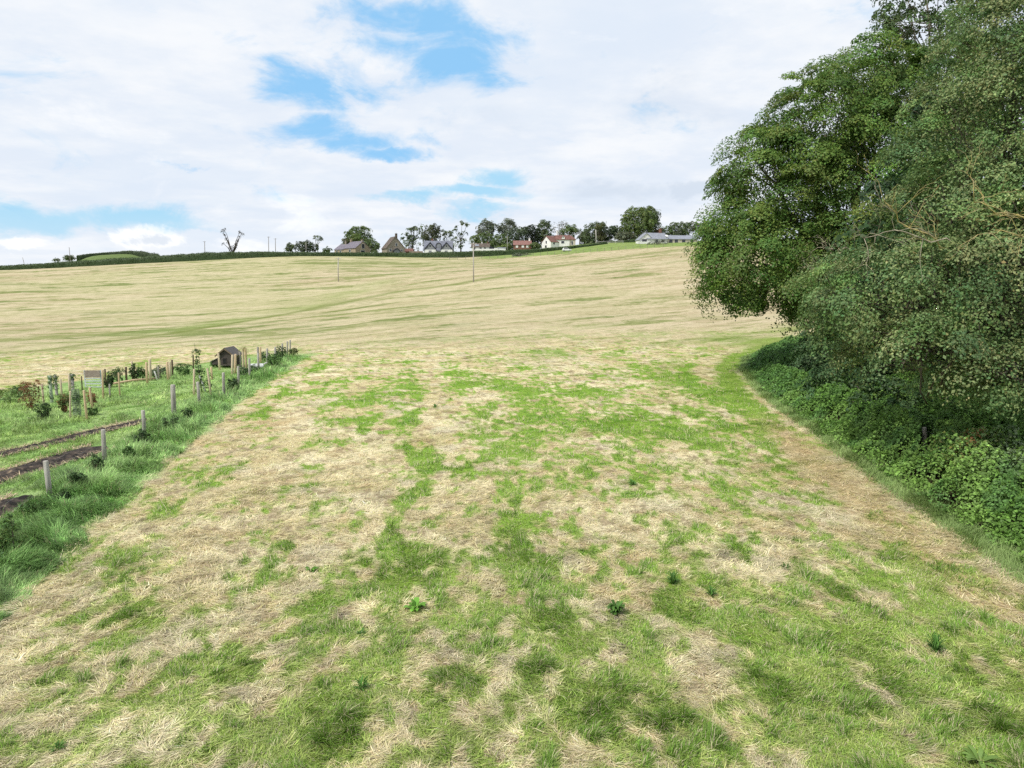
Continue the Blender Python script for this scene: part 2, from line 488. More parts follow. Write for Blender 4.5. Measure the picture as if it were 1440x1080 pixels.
def mat_noise(name, c1, c2, scale=6., rough=.8, bump=.3, stretch=(1, 1, 1), spec=.25, metallic=0., c3=None, bricks=None, coord='Object', contrast=(.35, .65)):
    m, nt, N, L = new_mat(name)
    out = N.new('ShaderNodeOutputMaterial'); b = N.new('ShaderNodeBsdfPrincipled')
    tc = N.new('ShaderNodeTexCoord'); mp = N.new('ShaderNodeMapping'); mp.inputs['Scale'].default_value = stretch
    L.new(tc.outputs[coord], mp.inputs['Vector'])
    nz = N.new('ShaderNodeTexNoise'); nz.inputs['Scale'].default_value = scale; nz.inputs['Detail'].default_value = 6; nz.inputs['Roughness'].default_value = .6
    L.new(mp.outputs['Vector'], nz.inputs['Vector'])
    cr = N.new('ShaderNodeValToRGB'); e = cr.color_ramp.elements
    e[0].position = contrast[0]; e[0].color = (*c1, 1); e[1].position = contrast[1]; e[1].color = (*c2, 1)
    if c3 is not None:
        x = e.new(contrast[1] + .12); x.color = (*c3, 1)
    L.new(nz.outputs['Fac'], cr.inputs['Fac'])
    col = cr.outputs['Color']; hgt = nz.outputs['Fac']
    if bricks:
        bw, bh, mort, colm = bricks
        br = N.new('ShaderNodeTexBrick'); br.inputs['Scale'].default_value = 1; br.inputs['Brick Width'].default_value = bw; br.inputs['Row Height'].default_value = bh
        br.inputs['Mortar Size'].default_value = mort; br.inputs['Mortar'].default_value = (*colm, 1); br.inputs['Bias'].default_value = 0
        br.inputs['Color1'].default_value = (1, 1, 1, 1); br.inputs['Color2'].default_value = (.72, .72, .72, 1)
        sx = N.new('ShaderNodeSeparateXYZ'); ad = N.new('ShaderNodeMath'); cb = N.new('ShaderNodeCombineXYZ')
        L.new(tc.outputs['Object'], sx.inputs[0]); L.new(sx.outputs[0], ad.inputs[0]); L.new(sx.outputs[1], ad.inputs[1])
        L.new(ad.outputs[0], cb.inputs[0]); L.new(sx.outputs[2], cb.inputs[1]); L.new(cb.outputs[0], br.inputs['Vector'])
        mu = N.new('ShaderNodeMix'); mu.data_type = 'RGBA'; mu.blend_type = 'MULTIPLY'; mu.inputs[0].default_value = 1
        L.new(col, mu.inputs[6]); L.new(br.outputs['Color'], mu.inputs[7]); col = mu.outputs[2]
    L.new(col, b.inputs['Base Color'])
    b.inputs['Roughness'].default_value = rough; b.inputs['Specular IOR Level'].default_value = spec; b.inputs['Metallic'].default_value = metallic
    if bump:
        bp = N.new('ShaderNodeBump'); bp.inputs['Strength'].default_value = bump; bp.inputs['Distance'].default_value = .02
        L.new(hgt, bp.inputs['Height']); L.new(bp.outputs['Normal'], b.inputs['Normal'])
    L.new(b.outputs[0], out.inputs[0])
    return m


M = {}
M['ground'] = mat_attr('sward', 1., 0, .5, [(1.1, .14), (9., .28), (34., .42)], spec=0., rows=True)
M['blade'] = mat_attr('grass_blade', .55, .25, spec=.3)
M['straw'] = mat_attr('straw', .6, .12, spec=.3, tcol=1.0)
M['leaf'] = mat_attr('leaf', .55, .25, spec=.25, tcol=1.3)
M['leaf_far'] = mat_attr('leaf_far', .6, .3, spec=.3)
M['bark'] = mat_noise('bark', (.045, .038, .03), (.13, .11, .085), 9, .9, .6, (1, 1, .25))
M['bark_pale'] = mat_noise('bark_pale', (.10, .09, .07), (.24, .22, .18), 8, .9, .5, (1, 1, .3))
M['lichen'] = mat_noise('lichen_bark', (.34, .29, .18), (.52, .42, .15), 5, .9, .4, c3=(.58, .44, .10))
M['deadwood'] = mat_noise('dead_wood', (.26, .22, .16), (.46, .41, .31), 7, .9, .4)
M['post'] = mat_noise('weathered_post', (.26, .24, .21), (.48, .455, .41), 14, .85, .5, (1, 1, .12))
M['post_dark'] = mat_noise('dark_post', (.09, .065, .045), (.20, .15, .10), 14, .85, .4, (1, 1, .12))
M['stake'] = mat_noise('pale_stake', (.50, .40, .28), (.68, .56, .41), 14, .8, .3, (1, 1, .1))
M['stake_orange'] = mat_noise('orange_stake', (.50, .36, .22), (.66, .50, .33), 14, .8, .3, (1, 1, .1))
M['stake_grey'] = mat_noise('grey_stake', (.24, .22, .20), (.42, .38, .34), 14, .8, .3, (1, 1, .1))
M['guard'] = mat_noise('tree_guard', (.20, .27, .17), (.36, .42, .30), 20, .6, .2, (1, 1, .2))
M['guard_grey'] = mat_noise('grey_tube', (.26, .23, .22), (.42, .38, .36), 20, .6, .2, (1, 1, .2))
M['wire'] = mat_noise('wire', (.25, .25, .25), (.4, .4, .4), 30, .5, 0, metallic=.6)
M['soil'] = mat_noise('soil', (.012, .010, .009), (.075, .058, .046), 4.5, .95, 1., c3=(.22, .165, .11), contrast=(.40, .60))
M['coop_wood'] = mat_noise('dark_boards', (.035, .029, .026), (.10, .083, .075), 5, .8, .4, (.4, .4, 7))
M['coop_roof'] = mat_noise('felt_roof', (.07, .063, .06), (.15, .14, .135), 12, .85, .4)
M['dark'] = mat_noise('dark_opening', (.008, .008, .008), (.02, .02, .02), 5, .8, 0)
M['stone'] = mat_noise('stone_wall', (.27, .235, .19), (.46, .41, .34), 2.2, .9, .5, bricks=(.55, .28, .03, (.42, .38, .33)))
M['stone_warm'] = mat_noise('warm_stone_wall', (.34, .27, .20), (.52, .43, .33), 2.2, .9, .5, bricks=(.55, .28, .03, (.42, .38, .33)))
M['render'] = mat_noise('white_render', (.70, .69, .66), (.82, .81, .79), 1.2, .9, .1)
M['render_beige_shade'] = mat_noise('beige_and_shade_render', (.48, .42, .35), (.6, .54, .46), 1.2, .9, .1)  # beige render; on the hipped wing it paints in the wall's shade
M['brick'] = mat_noise('brick_wall', (.22, .11, .08), (.36, .2, .15), 3, .9, .3, bricks=(.45, .15, .02, (.35, .3, .26)))
M['slate'] = mat_noise('slate_roof', (.13, .14, .18), (.24, .255, .31), 2.5, .6, .3, bricks=(.6, .35, .02, (.6, .6, .6)), spec=.4)
M['slate_purple'] = mat_noise('purple_slate_roof', (.12, .105, .13), (.24, .215, .26), 2.5, .6, .3, bricks=(.6, .35, .02, (.6, .6, .6)), spec=.4)
M['slate_pale'] = mat_noise('pale_slate_roof', (.22, .235, .27), (.34, .36, .41), 2.5, .55, .3, bricks=(.6, .35, .02, (.6, .6, .6)), spec=.4)
M['tile_brown'] = mat_noise('brown_tile_roof', (.07, .055, .045), (.20, .16, .13), 1.6, .8, .4, bricks=(.4, .3, .02, (.6, .6, .6)), c3=(.36, .31, .25))
M['tile_red'] = mat_noise('red_tile_roof', (.20, .10, .085), (.34, .185, .16), 1.8, .8, .4, bricks=(.4, .3, .02, (.6, .6, .6)))
M['tile_maroon'] = mat_noise('maroon_tile_roof', (.15, .075, .062), (.27, .14, .115), 1.8, .8, .4, bricks=(.4, .3, .02, (.6, .6, .6)))
M['slate_wall'] = mat_noise('slate_hung_gable', (.22, .225, .25), (.34, .345, .375), 2.5, .7, .3, bricks=(.4, .25, .02, (.7, .7, .7)))
M['barge'] = mat_noise('dark_bargeboard', (.02, .022, .035), (.04, .042, .06), 4, .6, .1)
M['glass'] = mat_noise('window_glass', (.02, .025, .03), (.05, .055, .065), 1, .1, 0, spec=.5)
M['white_paint'] = mat_noise('white_paint', (.74, .74, .73), (.82, .82, .81), 3, .5, .05)
M['car_paint'] = mat_noise('white_car_paint', (.78, .78, .78), (.82, .82, .82), 3, .25, 0, spec=.5)
M['rubber'] = mat_noise('rubber', (.015, .015, .015), (.03, .03, .03), 10, .8, .1)
M['red_wood'] = mat_noise('dark_red_boards', (.13, .035, .035), (.22, .06, .055), 4, .8, .2)
M['board'] = mat_noise('brown_board', (.22, .17, .14), (.34, .28, .24), 8, .8, .3, (1, 1, 3))
M['rail_blue'] = mat_noise('pale_blue_rail', (.42, .47, .50), (.58, .62, .63), 8, .6, .1)
M['trough'] = mat_noise('pale_grey_trough', (.45, .46, .47), (.64, .65, .65), 8, .6, .2)
M['post_white'] = mat_noise('pale_rail', (.5, .49, .46), (.66, .65, .62), 8, .8, .2)
M['pole'] = mat_noise('pole_wood', (.16, .14, .12), (.28, .25, .22), 6, .85, .3, (1, 1, .2))
M['pole_pale'] = mat_noise('pale_pole_wood', (.33, .31, .28), (.48, .45, .42), 6, .85, .3, (1, 1, .2))
M['insulator'] = mat_noise('insulator', (.5, .5, .5), (.7, .7, .7), 6, .4, 0)


# ------------------------------------------------------------------ leaves, blades
def unit(v):
    return v / np.maximum(np.linalg.norm(v, axis=-1, keepdims=True), 1e-9)


def leaf_mesh(cen, nrm, size, rg, aspect=.62, fold=.18):
    """kite shaped leaves, 4 verts each"""
    n = len(cen)
    nrm = unit(nrm)
    t = unit(np.cross(nrm, rg.normal(size=(n, 3)) + 1e-4))
    b = np.cross(nrm, t)
    s = np.broadcast_to(np.asarray(size), (n,))[:, None]
    v = np.empty((n, 4, 3))
    v[:, 0] = cen - t * s * .5
    v[:, 1] = cen + b * s * aspect * .5 + nrm * s * fold - t * s * .05
    v[:, 2] = cen + t * s * .5 - nrm * s * fold * .4
    v[:, 3] = cen - b * s * aspect * .5 + nrm * s * fold - t * s * .05
    return v.reshape(-1, 3), np.arange(n * 4).reshape(n, 4)


def blade_mesh(base, az, length, lean, width, bend, rg, wdir=None):
    """strips of 5 verts: base pair, middle pair, tip"""
    n = len(base)
    h = np.stack([np.cos(az), np.sin(az), np.zeros(n)], 1)
    up = np.array([0, 0, 1.])
    L = length[:, None]
    d1 = h * np.sin(lean)[:, None] + up * np.cos(lean)[:, None]
    l2 = lean + bend
    d2 = h * np.sin(l2)[:, None] + up * np.cos(l2)[:, None]
    mid = base + d1 * L * .55
    tip = mid + d2 * L * .45
    wa = az + math.pi / 2 + rg.normal(0, .5, n) if wdir is None else wdir
    w = np.stack([np.cos(wa), np.sin(wa), np.zeros(n)], 1) * (width[:, None] * .5)
    v = np.empty((n, 5, 3))
    v[:, 0] = base - w; v[:, 1] = base + w; v[:, 2] = mid + w * .85; v[:, 3] = mid - w * .85; v[:, 4] = tip
    k = np.arange(n)[:, None] * 5
    return v.reshape(-1, 3), k + np.array([0, 1, 2, 3]), k + np.array([3, 2, 4])


def ell_dirs(n, rg):
    return unit(rg.normal(size=(n, 3)))


def crown_points(lobes, rg, clump_r, clumps_per_area, leaves_per_clump, inner=.25, flat=.55, droop=.15, gap=0.0, squash_dirs=None):
    """lobes: (x,y,z, rx,ry,rz). returns leaf centres, normals, clump id"""
    cs = []; outs = []
    lob = np.array([l[:6] for l in lobes], float)
    for l in lob:
        r = l[3:6]
        area = 4 * math.pi * ((r[0] * r[1])**1.6 / 3 + (r[0] * r[2])**1.6 / 3 + (r[1] * r[2])**1.6 / 3)**(1 / 1.6)
        n = max(6, int(area * clumps_per_area))
        d = ell_dirs(n, rg)
        rad = np.clip(rg.normal(.92, .12, n), .5, 1.16)
        c = l[:3] + d * r * rad[:, None]
        o = unit(d / r)
        # drop those well inside another lobe
        keep = np.ones(n, bool)
        for q in lob:
            if np.allclose(q, l): continue
            e = (((c - q[:3]) / q[3:6])**2).sum(1)
            keep &= ~((e < .5))
        if gap:
            keep &= rg.random(n) > gap
        cs.append(c[keep]); outs.append(o[keep])
    cs = np.concatenate(cs); outs = np.concatenate(outs)
    nc = len(cs)
    per = rg.poisson(leaves_per_clump, nc)
    idx = np.repeat(np.arange(nc), per)
    n = len(idx)
    axis = unit(outs * .75 + np.array([0, 0, .75]) + rg.normal(0, .25, (nc, 3)))
    rc = clump_r * np.exp(rg.normal(0, .3, nc))
    d = ell_dirs(n, rg)
    a = axis[idx]
    # dome: mostly the upper side of a flattened ball
    dot = (d * a).sum(1, keepdims=True)
    d = np.where(dot < -.15, d - 2 * dot * a, d)
    dot = (d * a).sum(1, keepdims=True)
    rr = (rg.random(n)**.45)[:, None]
    p = cs[idx] + (d - a * dot * (1 - flat)) * rr * rc[idx][:, None]
    p[:, 2] -= droop * (np.linalg.norm((d - a * dot) * rr, axis=1)**2) * rc[idx]
    nr = unit(d * .55 + a * .8 + rg.normal(0, .34, (n, 3)))
    if inner:
        m = int(n * inner)
        k = rg.integers(0, len(lob), m)
        w = lob[:, 3] * lob[:, 4] * lob[:, 5]; k = rg.choice(len(lob), m, p=w / w.sum())
        dd = ell_dirs(m, rg) * (rg.random(m)**(1 / 3) * .86)[:, None]
        pi = lob[k, :3] + dd * lob[k, 3:6]
        p = np.concatenate([p, pi]); nr = np.concatenate([nr, unit(rg.normal(size=(m, 3)) + [0, 0, .4])])
        idx = np.concatenate([idx, rg.integers(0, nc, m)])
    return p, nr, idx, nc, cs, outs


def leaf_cols(idx, nc, pal, rg, var=.15, cvar=.55):
    pal = np.array(pal, float)
    ck = rg.random((nc, 1))
    k = rg.integers(0, len(pal), nc)
    k2 = rg.integers(0, len(pal), nc)
    base = pal[k] * (1 - ck * cvar) + pal[k2] * ck * cvar
    base = base * np.exp(rg.normal(0, .16, (nc, 1)))
    c = base[idx] * np.exp(rg.normal(0, var, (len(idx), 1)))
    c[:, 0] *= np.exp(rg.normal(0, .12, len(idx)))
    return np.clip(c, .005, .6)


def crown_object(name, lobes, rg, pal, clump_r, cpa, lpc, leaf, mat, parent, origin, **kw):
    p, nr, idx, nc, cs, outs = crown_points(lobes, rg, clump_r, cpa, lpc, **kw)
    s = leaf * np.exp(rg.normal(0, .22, len(p)))
    v, f = leaf_mesh(p, nr, s, rg)
    c = leaf_cols(idx, nc, pal, rg)
    o = mesh_np(name, v, f, mat, np.repeat(c, 4, 0), parent, local=origin)
    return o, cs, outs


def limb(mb, a, b, r0, r1, rg, wob=.12, n=6, seg=6):
    a = np.asarray(a, float); b = np.asarray(b, float)
    L = np.linalg.norm(b - a)
    off = rg.normal(0, wob * L / seg, (seg + 1, 3)); off[0] = 0; off[-1] = 0
    off = np.cumsum(off, 0) - np.linspace(0, 1, seg + 1)[:, None] * off.sum(0)
    pts = [a + (b - a) * t + off[i] + np.array([0, 0, math.sin(t * math.pi) * L * .05]) for i, t in enumerate(np.linspace(0, 1, seg + 1))]
    mb.tube(pts, list(np.linspace(r0, r1, seg + 1)), n)
    return pts


#@@SETTING
# ================================================================== GROUND
def build_ground():
    lim = math.radians(50)
    th = np.concatenate([np.linspace(-math.pi, -lim, 60)[:-1], np.linspace(-lim, lim, 760), np.linspace(lim, math.pi, 60)[1:-1]])
    r = np.concatenate([[.5, 2, 4], np.geomspace(5.5, 380, 600), np.geomspace(385, 4000, 40)])
    T, R = np.meshgrid(th, r)
    x = R * np.sin(T); y = R * np.cos(T)
    z = ground(x, y)
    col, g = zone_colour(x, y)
    z = z + .05 * (fbm(x * 1.6, y * 1.6, 3, 71) - .5) * sstep(3, 6, R) * sstep(120, 60, R)
    nr, nt = x.shape
    v = np.stack([x, y, z], -1).reshape(-1, 3)
    i = np.arange(nr - 1)[:, None] * nt; j = np.arange(nt)[None, :]; j2 = (j + 1) % nt
    q = np.stack([i + j, i + j2, i + nt + j2, i + nt + j], -1).reshape(-1, 4)
    v = np.vstack([v, [[0, 0, 0.]]]); c = np.vstack([col.reshape(-1, 3), HAY_MID])
    jj = np.arange(nt)
    cap = np.stack([np.full(nt, len(v) - 1), (jj + 1) % nt, jj], -1)
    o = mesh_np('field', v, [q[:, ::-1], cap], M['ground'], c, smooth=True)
    tag(o, kind='structure')


build_ground()


def screen_ground(n, r0, r1, rg, px0=-70, px1=1510):
    """ground points spread so that near and far get a like density in view"""
    py = rg.uniform(r0, r1, n); px = rg.uniform(px0, px1, n)
    s = slope(py)
    y = -CAMZ / s
    b = (540 - py) / FPX
    x = (px - 720) / FPX * y / (CP + b * SP)
    return x, y


# ---------------- cut and regrown grass of the mown field
def build_field_grass():
    rg = np.random.default_rng(101)
    x, y = screen_ground(1180000, 449, 1100, rg)
    ok = ((x > x_verge(y) - .25) | ((y > 56) & (in_plot(x, y) < -.4)) | (in_plot(x, y) < -.4) & (x < x_fence(y) - .6)) & (x < x_right(y) + .2)
    keep = rg.random(len(x)) < np.interp(y, [8, 20, 35, 55, 75, 112], [1, .75, .55, .38, .22, .02])
    ok &= keep
    x = x[ok]; y = y[ok]
    g = green_mask(x, y)
    jit = rg.normal(0, .36, len(x))
    isg = (g + jit) > .53
    z = ground(x, y) + .05 * (fbm(x * 1.6, y * 1.6, 3, 71) - .5)
    # ---- straw lying about
    k = ~isg & (rg.random(len(x)) < .85 - .6 * sstep(.57, .68, fbm(x * 2.7, y * 2.3, 3, 27, .6)))
    xs, ys, zs, gs = x[k], y[k], z[k], g[k]
    n = len(xs)
    flow = fbm(xs * .9, ys * .9, 4, 81, .65) * 15 + fbm(xs * .1, ys * .1, 2, 82) * 6
    az = flow + rg.normal(0, .6, n)
    base = np.stack([xs, ys, zs + rg.uniform(-.005, .045, n)], 1)
    ln = rg.uniform(.05, .19, n) * (1 + ys / 55)
    lean = rg.normal(1.44, .13, n)
    wd = rg.uniform(.004, .008, n) * (.75 + ys / 17)
    v, q, t = blade_mesh(base, az, ln, lean, wd, rg.normal(.15, .22, n), rg)
    col, _ = zone_colour(xs, ys)
    tone = rg.random((n, 1))
    pal = np.where(tone < .45, HAY_PALE, np.where(tone < .7, HAY_MID, np.where(tone < .86, HAY_BROWN, HAY_GREY)))
    pal = np.where(rg.random((n, 1)) < (.20 + sstep(.12, .55, gs)[:, None] * .7), mix3(np.broadcast_to(GR_YEL, (n, 3)), GR_MID, rg.random(n) * .6), pal)
    lock = fbm(xs * 2.2, ys * 2.2, 3, 83)[:, None]
    wz = np.interp(ys, [10, 30, 60], [.45, .55, .95])[:, None]
    c = (pal * (1 - wz) + col * wz) * np.exp(rg.normal(.10, .24, (n, 1)) + (lock - .5) * .8)
    o = mesh_np('cut_grass', v, [q, t], M['straw'], np.repeat(c, 5, 0))
    tag(o, 'bleached straw of the mown field lying in swirls', 'cut grass', kind='stuff')
    # ---- green regrowth
    k = (isg & (rg.random(len(x)) < np.interp(y, [50, 80], [1, .15]))) | (rg.random(len(x)) < (.08 + .22 * (g > .2)) * (y < 60))
    xs, ys, zs, gs = x[k], y[k], z[k], g[k]
    n = len(xs)
    # tufts: draw blades together
    cell = .16
    hx = np.floor(xs / cell).astype(int); hy = np.floor(ys / cell).astype(int)
    tuft = _hash(hx, hy)
    tall = fbm(xs * 1.2, ys * 1.2, 3, 91)
    ln = (.03 + .065 * sstep(.3, .95, gs) * (.45 + 1.0 * sstep(.4, .7, tall)) * (.6 + .8 * tuft + 1.1 * (tuft > .93))) * rg.uniform(.7, 1.35, n) * (1 + ys / 90)
    az = rg.uniform(0, 2 * math.pi, n) * .5 + fbm(xs * .6, ys * .6, 2, 92) * 12
    base = np.stack([xs, ys, zs - .01], 1)
    lean = np.abs(rg.normal(.7, .4, n))
    wd = rg.uniform(.005, .010, n) * (.8 + ys / 18)
    v, q, t = blade_mesh(base, az, ln, lean, wd, rg.normal(.5, .25, n), rg)
    m = sstep(.35, .7, tall * .6 + .4 * tuft)[:, None]
    c = GR_YEL * (1 - m) * .5 + GR_MID * (.5 + .5 * (1 - m)) * m + GR_MID * (1 - m) * .5 + GR_DARK * .5 * m
    c = mix3(c, GR_YEL, np.clip(.75 - gs, 0, 1) * .9)
    c = c * np.exp(rg.normal(.10, .26, (n, 1))) * np.where(tuft > .93, .8, 1.)[:, None]
    c = np.where(rg.random((n, 1)) < np.interp(ys, [10, 20, 40], [.18, .25, .34])[:, None], HAY_PALE * .85, c * np.interp(ys, [10, 35], [1, .86])[:, None])
    o = mesh_np('regrown_grass', v, [q, t], M['blade'], np.repeat(c, 5, 0))
    tag(o, 'short green regrowth in patches over the mown field', 'grass', kind='stuff')


build_field_grass()


# ---------------- long grass of the verge and the plot behind the fence
BEDS = [((-60, 742), (50, 699), 1.25), ((-60, 690), (146, 629), 1.15), ((-60, 655), (205, 592), .75)]
BED_W = [(G(*a), G(*b), w) for a, b, w in BEDS]


def bed_dist(x, y):
    """signed metres to the nearest dug bed's edge (negative inside)"""
    d = np.full(np.shape(x), 99.)
    for a, b, w in BED_W:
        e = b[:2] - a[:2]; L = np.linalg.norm(e); e = e / L
        t = np.clip((x - a[0]) * e[0] + (y - a[1]) * e[1], 0, L)
        dd = np.hypot(x - a[0] - e[0] * t, y - a[1] - e[1] * t) - w / 2
        d = np.minimum(d, dd)
    return d


def build_long_grass():
    rg = np.random.default_rng(103)
    x, y = screen_ground(620000, 492, 1040, rg, -140, 470)
    pl = in_plot(x, y)
    xv = x_verge(y); n0 = fbm(x * 1.1, y * 1.1, 3, 111)
    inv = (x < xv + (n0 - .5) * .8) & (x > x_fence(y) - .5) & (y < 57)
    inp = (pl > .1)
    keep = (inv | inp) & (bed_dist(x, y) > -.14 + .16 * rg.random(len(x)))
    keep &= rg.random(len(x)) < np.where(inv, 1, .8)
    x = x[keep]; y = y[keep]; verge = inv[keep]
    n = len(x)
    z = ground(x, y)
    tall = fbm(x * .9, y * .9, 4, 112); edge = np.clip((x_verge(y) - x) / .8, .35, 1)
    ln = np.where(verge, (.20 + .42 * sstep(.3, .7, tall)) * edge, .10 + .16 * sstep(.35, .7, tall)) * rg.uniform(.6, 1.25, n)
    az = fbm(x * .5, y * .5, 3, 113) * 13 + rg.normal(0, .7, n)
    lean = np.abs(rg.normal(.5, .28, n))
    wd = rg.uniform(.006, .013, n) * (.7 + y / 19)
    v, q, t = blade_mesh(np.stack([x, y, z - .02], 1), az, ln, lean, wd, rg.normal(.75, .3, n), rg)
    n2 = fbm(x * .7, y * .7, 3, 114)
    c = mix3(np.broadcast_to(LUSH, (n, 3)), LUSH2, sstep(.35, .65, n2)) * np.exp(rg.normal(.08, .34, (n, 1)) + (fbm(x * 2.6, y * 2.2, 3, 115)[:, None] - .5) * 1.3)
    c = np.where(verge[:, None], c * C(.92, 1.0, .92), c * C(1.1, 1.05, .95))
    c = np.where(rg.random((n, 1)) < np.where(verge, .035, .02)[:, None], C(.40, .36, .20), c)
    o = mesh_np('long_grass', v, [q, t], M['blade'], np.repeat(c, 5, 0))
    tag(o, 'long lush green grass along the fence and in the planted plot', 'long grass', kind='stuff')


build_long_grass()

# dug beds in the plot
BED_LABEL = ['dark dug soil bed with straw edges, nearest of three behind the fence', 'dark dug soil bed with straw edges, middle and widest of three in the plot',
             'narrow dark soil bed edged with straw, farthest of three in the plot']
for (a, b, w), lab in zip(BED_W, BED_LABEL):
    rg = np.random.default_rng(int(w * 100))
    e = b[:2] - a[:2]; L = np.linalg.norm(e); e /= L; p = np.array([-e[1], e[0]])
    ns, nw = int(L / .09), 13
    ts = np.linspace(0, L, ns); ws = np.linspace(-.5, .5, nw)
    T, W = np.meshgrid(ts, ws, indexing='ij')
    wid = w * (1 + .35 * (fbm(T * 1.1, W * 0, 2, 5) - .5)) * np.minimum(1, .25 + (L - T) * 1.5)
    X = a[0] + e[0] * T + p[0] * W * wid; Y = a[1] + e[1] * T + p[1] * W * wid
    Z = ground(X, Y) + .05 * (fbm(X * 1.6, Y * 1.6, 3, 71) - .5) + .05 + .24 * np.maximum(fbm(X * 4, Y * 4, 4, 8, .6) - .44, -.10) * (1 - (2 * np.abs(W))**4)
    v = np.stack([X, Y, Z], -1).reshape(-1, 3)
    i = np.arange(ns - 1)[:, None] * nw + np.arange(nw - 1)[None]
    f = np.stack([i, i + nw, i + nw + 1, i + 1], -1).reshape(-1, 4)
    c0 = (a + b) / 2
    bed = tag(mesh_np('soil_bed', v, f, M['soil'], None, smooth=True), lab, 'soil bed', 'dug soil beds behind the fence')
    m = int(L * 170)
    t = rg.uniform(0, L, m); side = np.where(rg.random(m) < .65, .5, -.5)
    off = side * w * 1.05 + rg.normal(.0, .07, m)
    x = a[0] + e[0] * t + p[0] * off; y = a[1] + e[1] * t + p[1] * off
    c = np.where(rg.random((m, 1)) < .6, C(.56, .44, .29), C(.36, .26, .16)) * np.exp(rg.normal(0, .2, (m, 1)))
    for sd in (.5, -.5):
        kk = side == sd
        v, q, tr = blade_mesh(np.stack([x, y, ground(x, y) + rg.uniform(.01, .07, m)], 1)[kk], (rg.uniform(0, 6.3, m) * .35 + math.atan2(e[1], e[0]))[kk], rg.uniform(.12, .4, m)[kk], rg.normal(1.45, .15, m)[kk], rg.uniform(.012, .022, m)[kk], rg.normal(.15, .2, m)[kk], rg)
        mesh_np('straw_edge', v, [q, tr], M['straw'], np.repeat(c[kk], 5, 0), bed)


# ================================================================== UNDERGROWTH by the wood
def build_undergrowth():
    rg = np.random.default_rng(105)
    n = 330000
    y = np.exp(rg.uniform(math.log(9), math.log(66), n))
    d = rg.random(n)**.8 * np.interp(y, [9, 25, 40, 66], [6.5, 6.0, 7.5, 9])
    x = x_right(y) + d
    # mounded top: rises from the grassy edge to chest height
    mound = .55 * fbm(x * .75, y * .75, 3, 121) + .45 * sstep(.25, .75, fbm(x * 1.9, y * 1.9, 3, 125))
    h = (.22 + .95 * sstep(.0, 1.5, d)) * (.35 + 1.3 * mound) + .5 * sstep(2.2, 5.0, d) * sstep(40, 30, y)
    h = h * np.interp(y, [30, 44], [1, .62])
    e = .05
    keep = (rg.random(n) < sstep(.0, .5, d + .25 + .9 * (fbm(x * 1.3, y * 1.3, 3, 127) - .5))) & (rg.random(n) < .35 + .65 * sstep(.30, .42, fbm(x * 1.7, y * 1.7, 3, 128)))
    z = ground(x, y) + h * (1 - .55 * rg.random(n)**2.2)
    pw = G(1301, 640)      # the old post stands in a thin spot of the brambles
    tw = (pw[1] - y) / pw[1]; keep &= ~((np.abs(x - pw[0] * (1 - tw)) < .22) & (y > pw[1] - 2.6) & (y < pw[1] + .25) & (z > ground(x, y) + .38 - .1 * (y - pw[1])))
    x, y, z, d, mound = x[keep], y[keep], z[keep], d[keep], mound[keep]
    n = len(x)
    gx = fbm((x + .15) * 1.9, y * 1.9, 3, 125) - fbm((x - .15) * 1.9, y * 1.9, 3, 125)
    gy = fbm(x * 1.9, (y + .15) * 1.9, 3, 125) - fbm(x * 1.9, (y - .15) * 1.9, 3, 125)
    nr = np.stack([-gx * 2.5 - .35, -gy * 2.5 - .2, np.ones(n)], 1) + rg.normal(0, .5, (n, 3))
    s = rg.uniform(.035, .095, n) * (.75 + y / 45) * (.7 + .7 * fbm(x * 1.1, y * 1.1, 2, 126))
    k1 = fbm(x * .5, y * .5, 3, 122); k2 = fbm(x * 1.8, y * 1.8, 3, 123)
    c = mix3(np.broadcast_to(C(.105, .21, .037), (n, 3)), C(.165, .285, .06), sstep(.4, .65, k1))
    c = mix3(c, C(.09, .19, .05), sstep(.5, .7, k2) * .8)
    c = mix3(c, C(.065, .16, .04), sstep(30, 44, y) * .6)
    c = c * np.exp(rg.normal(0, .3, (n, 1)))
    wx = G(1400, 700)
    pale = np.exp(-(((x - wx[0] - 1.2) / 1.6)**2 + ((y - wx[1]) / 1.6)**2)) * (rg.random(n) < .5)
    c = mix3(c, C(.30, .36, .27), pale * .7)
    rx = G(1365, 690)
    red = np.exp(-(((x - rx[0]) / .8)**2 + ((y - rx[1]) / .8)**2)) * (rg.random(n) < .25)
    c = mix3(c, C(.30, .10, .05), red * .8)
    v, f = leaf_mesh(np.stack([x, y, z], 1), nr, s, rg, .72)
    o = mesh_np('undergrowth', v, f, M['leaf'], np.repeat(c, 4, 0))
    tag(o, 'tangled bramble and nettle undergrowth along the foot of the wood', 'undergrowth', kind='stuff')
    # bluish grass skirt in front of it
    n = 45000
    y = np.exp(rg.uniform(math.log(9), math.log(62), n)); d = rg.normal(-.02, .22, n)
    x = x_right(y) + d
    n0 = fbm(x * 1.1, y * 1.1, 3, 131)
    ln = rg.uniform(.10, .34, n) * (.5 + n0) * np.clip(1.0 + d * .8, .3, 1.3)
    v, q, t = blade_mesh(np.stack([x, y, ground(x, y) - .02], 1), fbm(x * .5, y * .5, 2, 132) * 12 + rg.normal(0, .7, n), ln, np.abs(rg.normal(.45, .3, n)), rg.uniform(.006, .01, n) * (.7 + y / 20), rg.normal(.7, .3, n), rg)
    c = mix3(np.broadcast_to(C(.19, .30, .09), (n, 3)), C(.28, .37, .13), n0) * np.exp(rg.normal(0, .2, (n, 1)))
    o = mesh_np('edge_grass', v, [q, t], M['blade'], np.repeat(c, 5, 0))
    tag(o, 'strip of uncut grass between the mown field and the brambles', 'long grass', kind='stuff')


build_undergrowth()

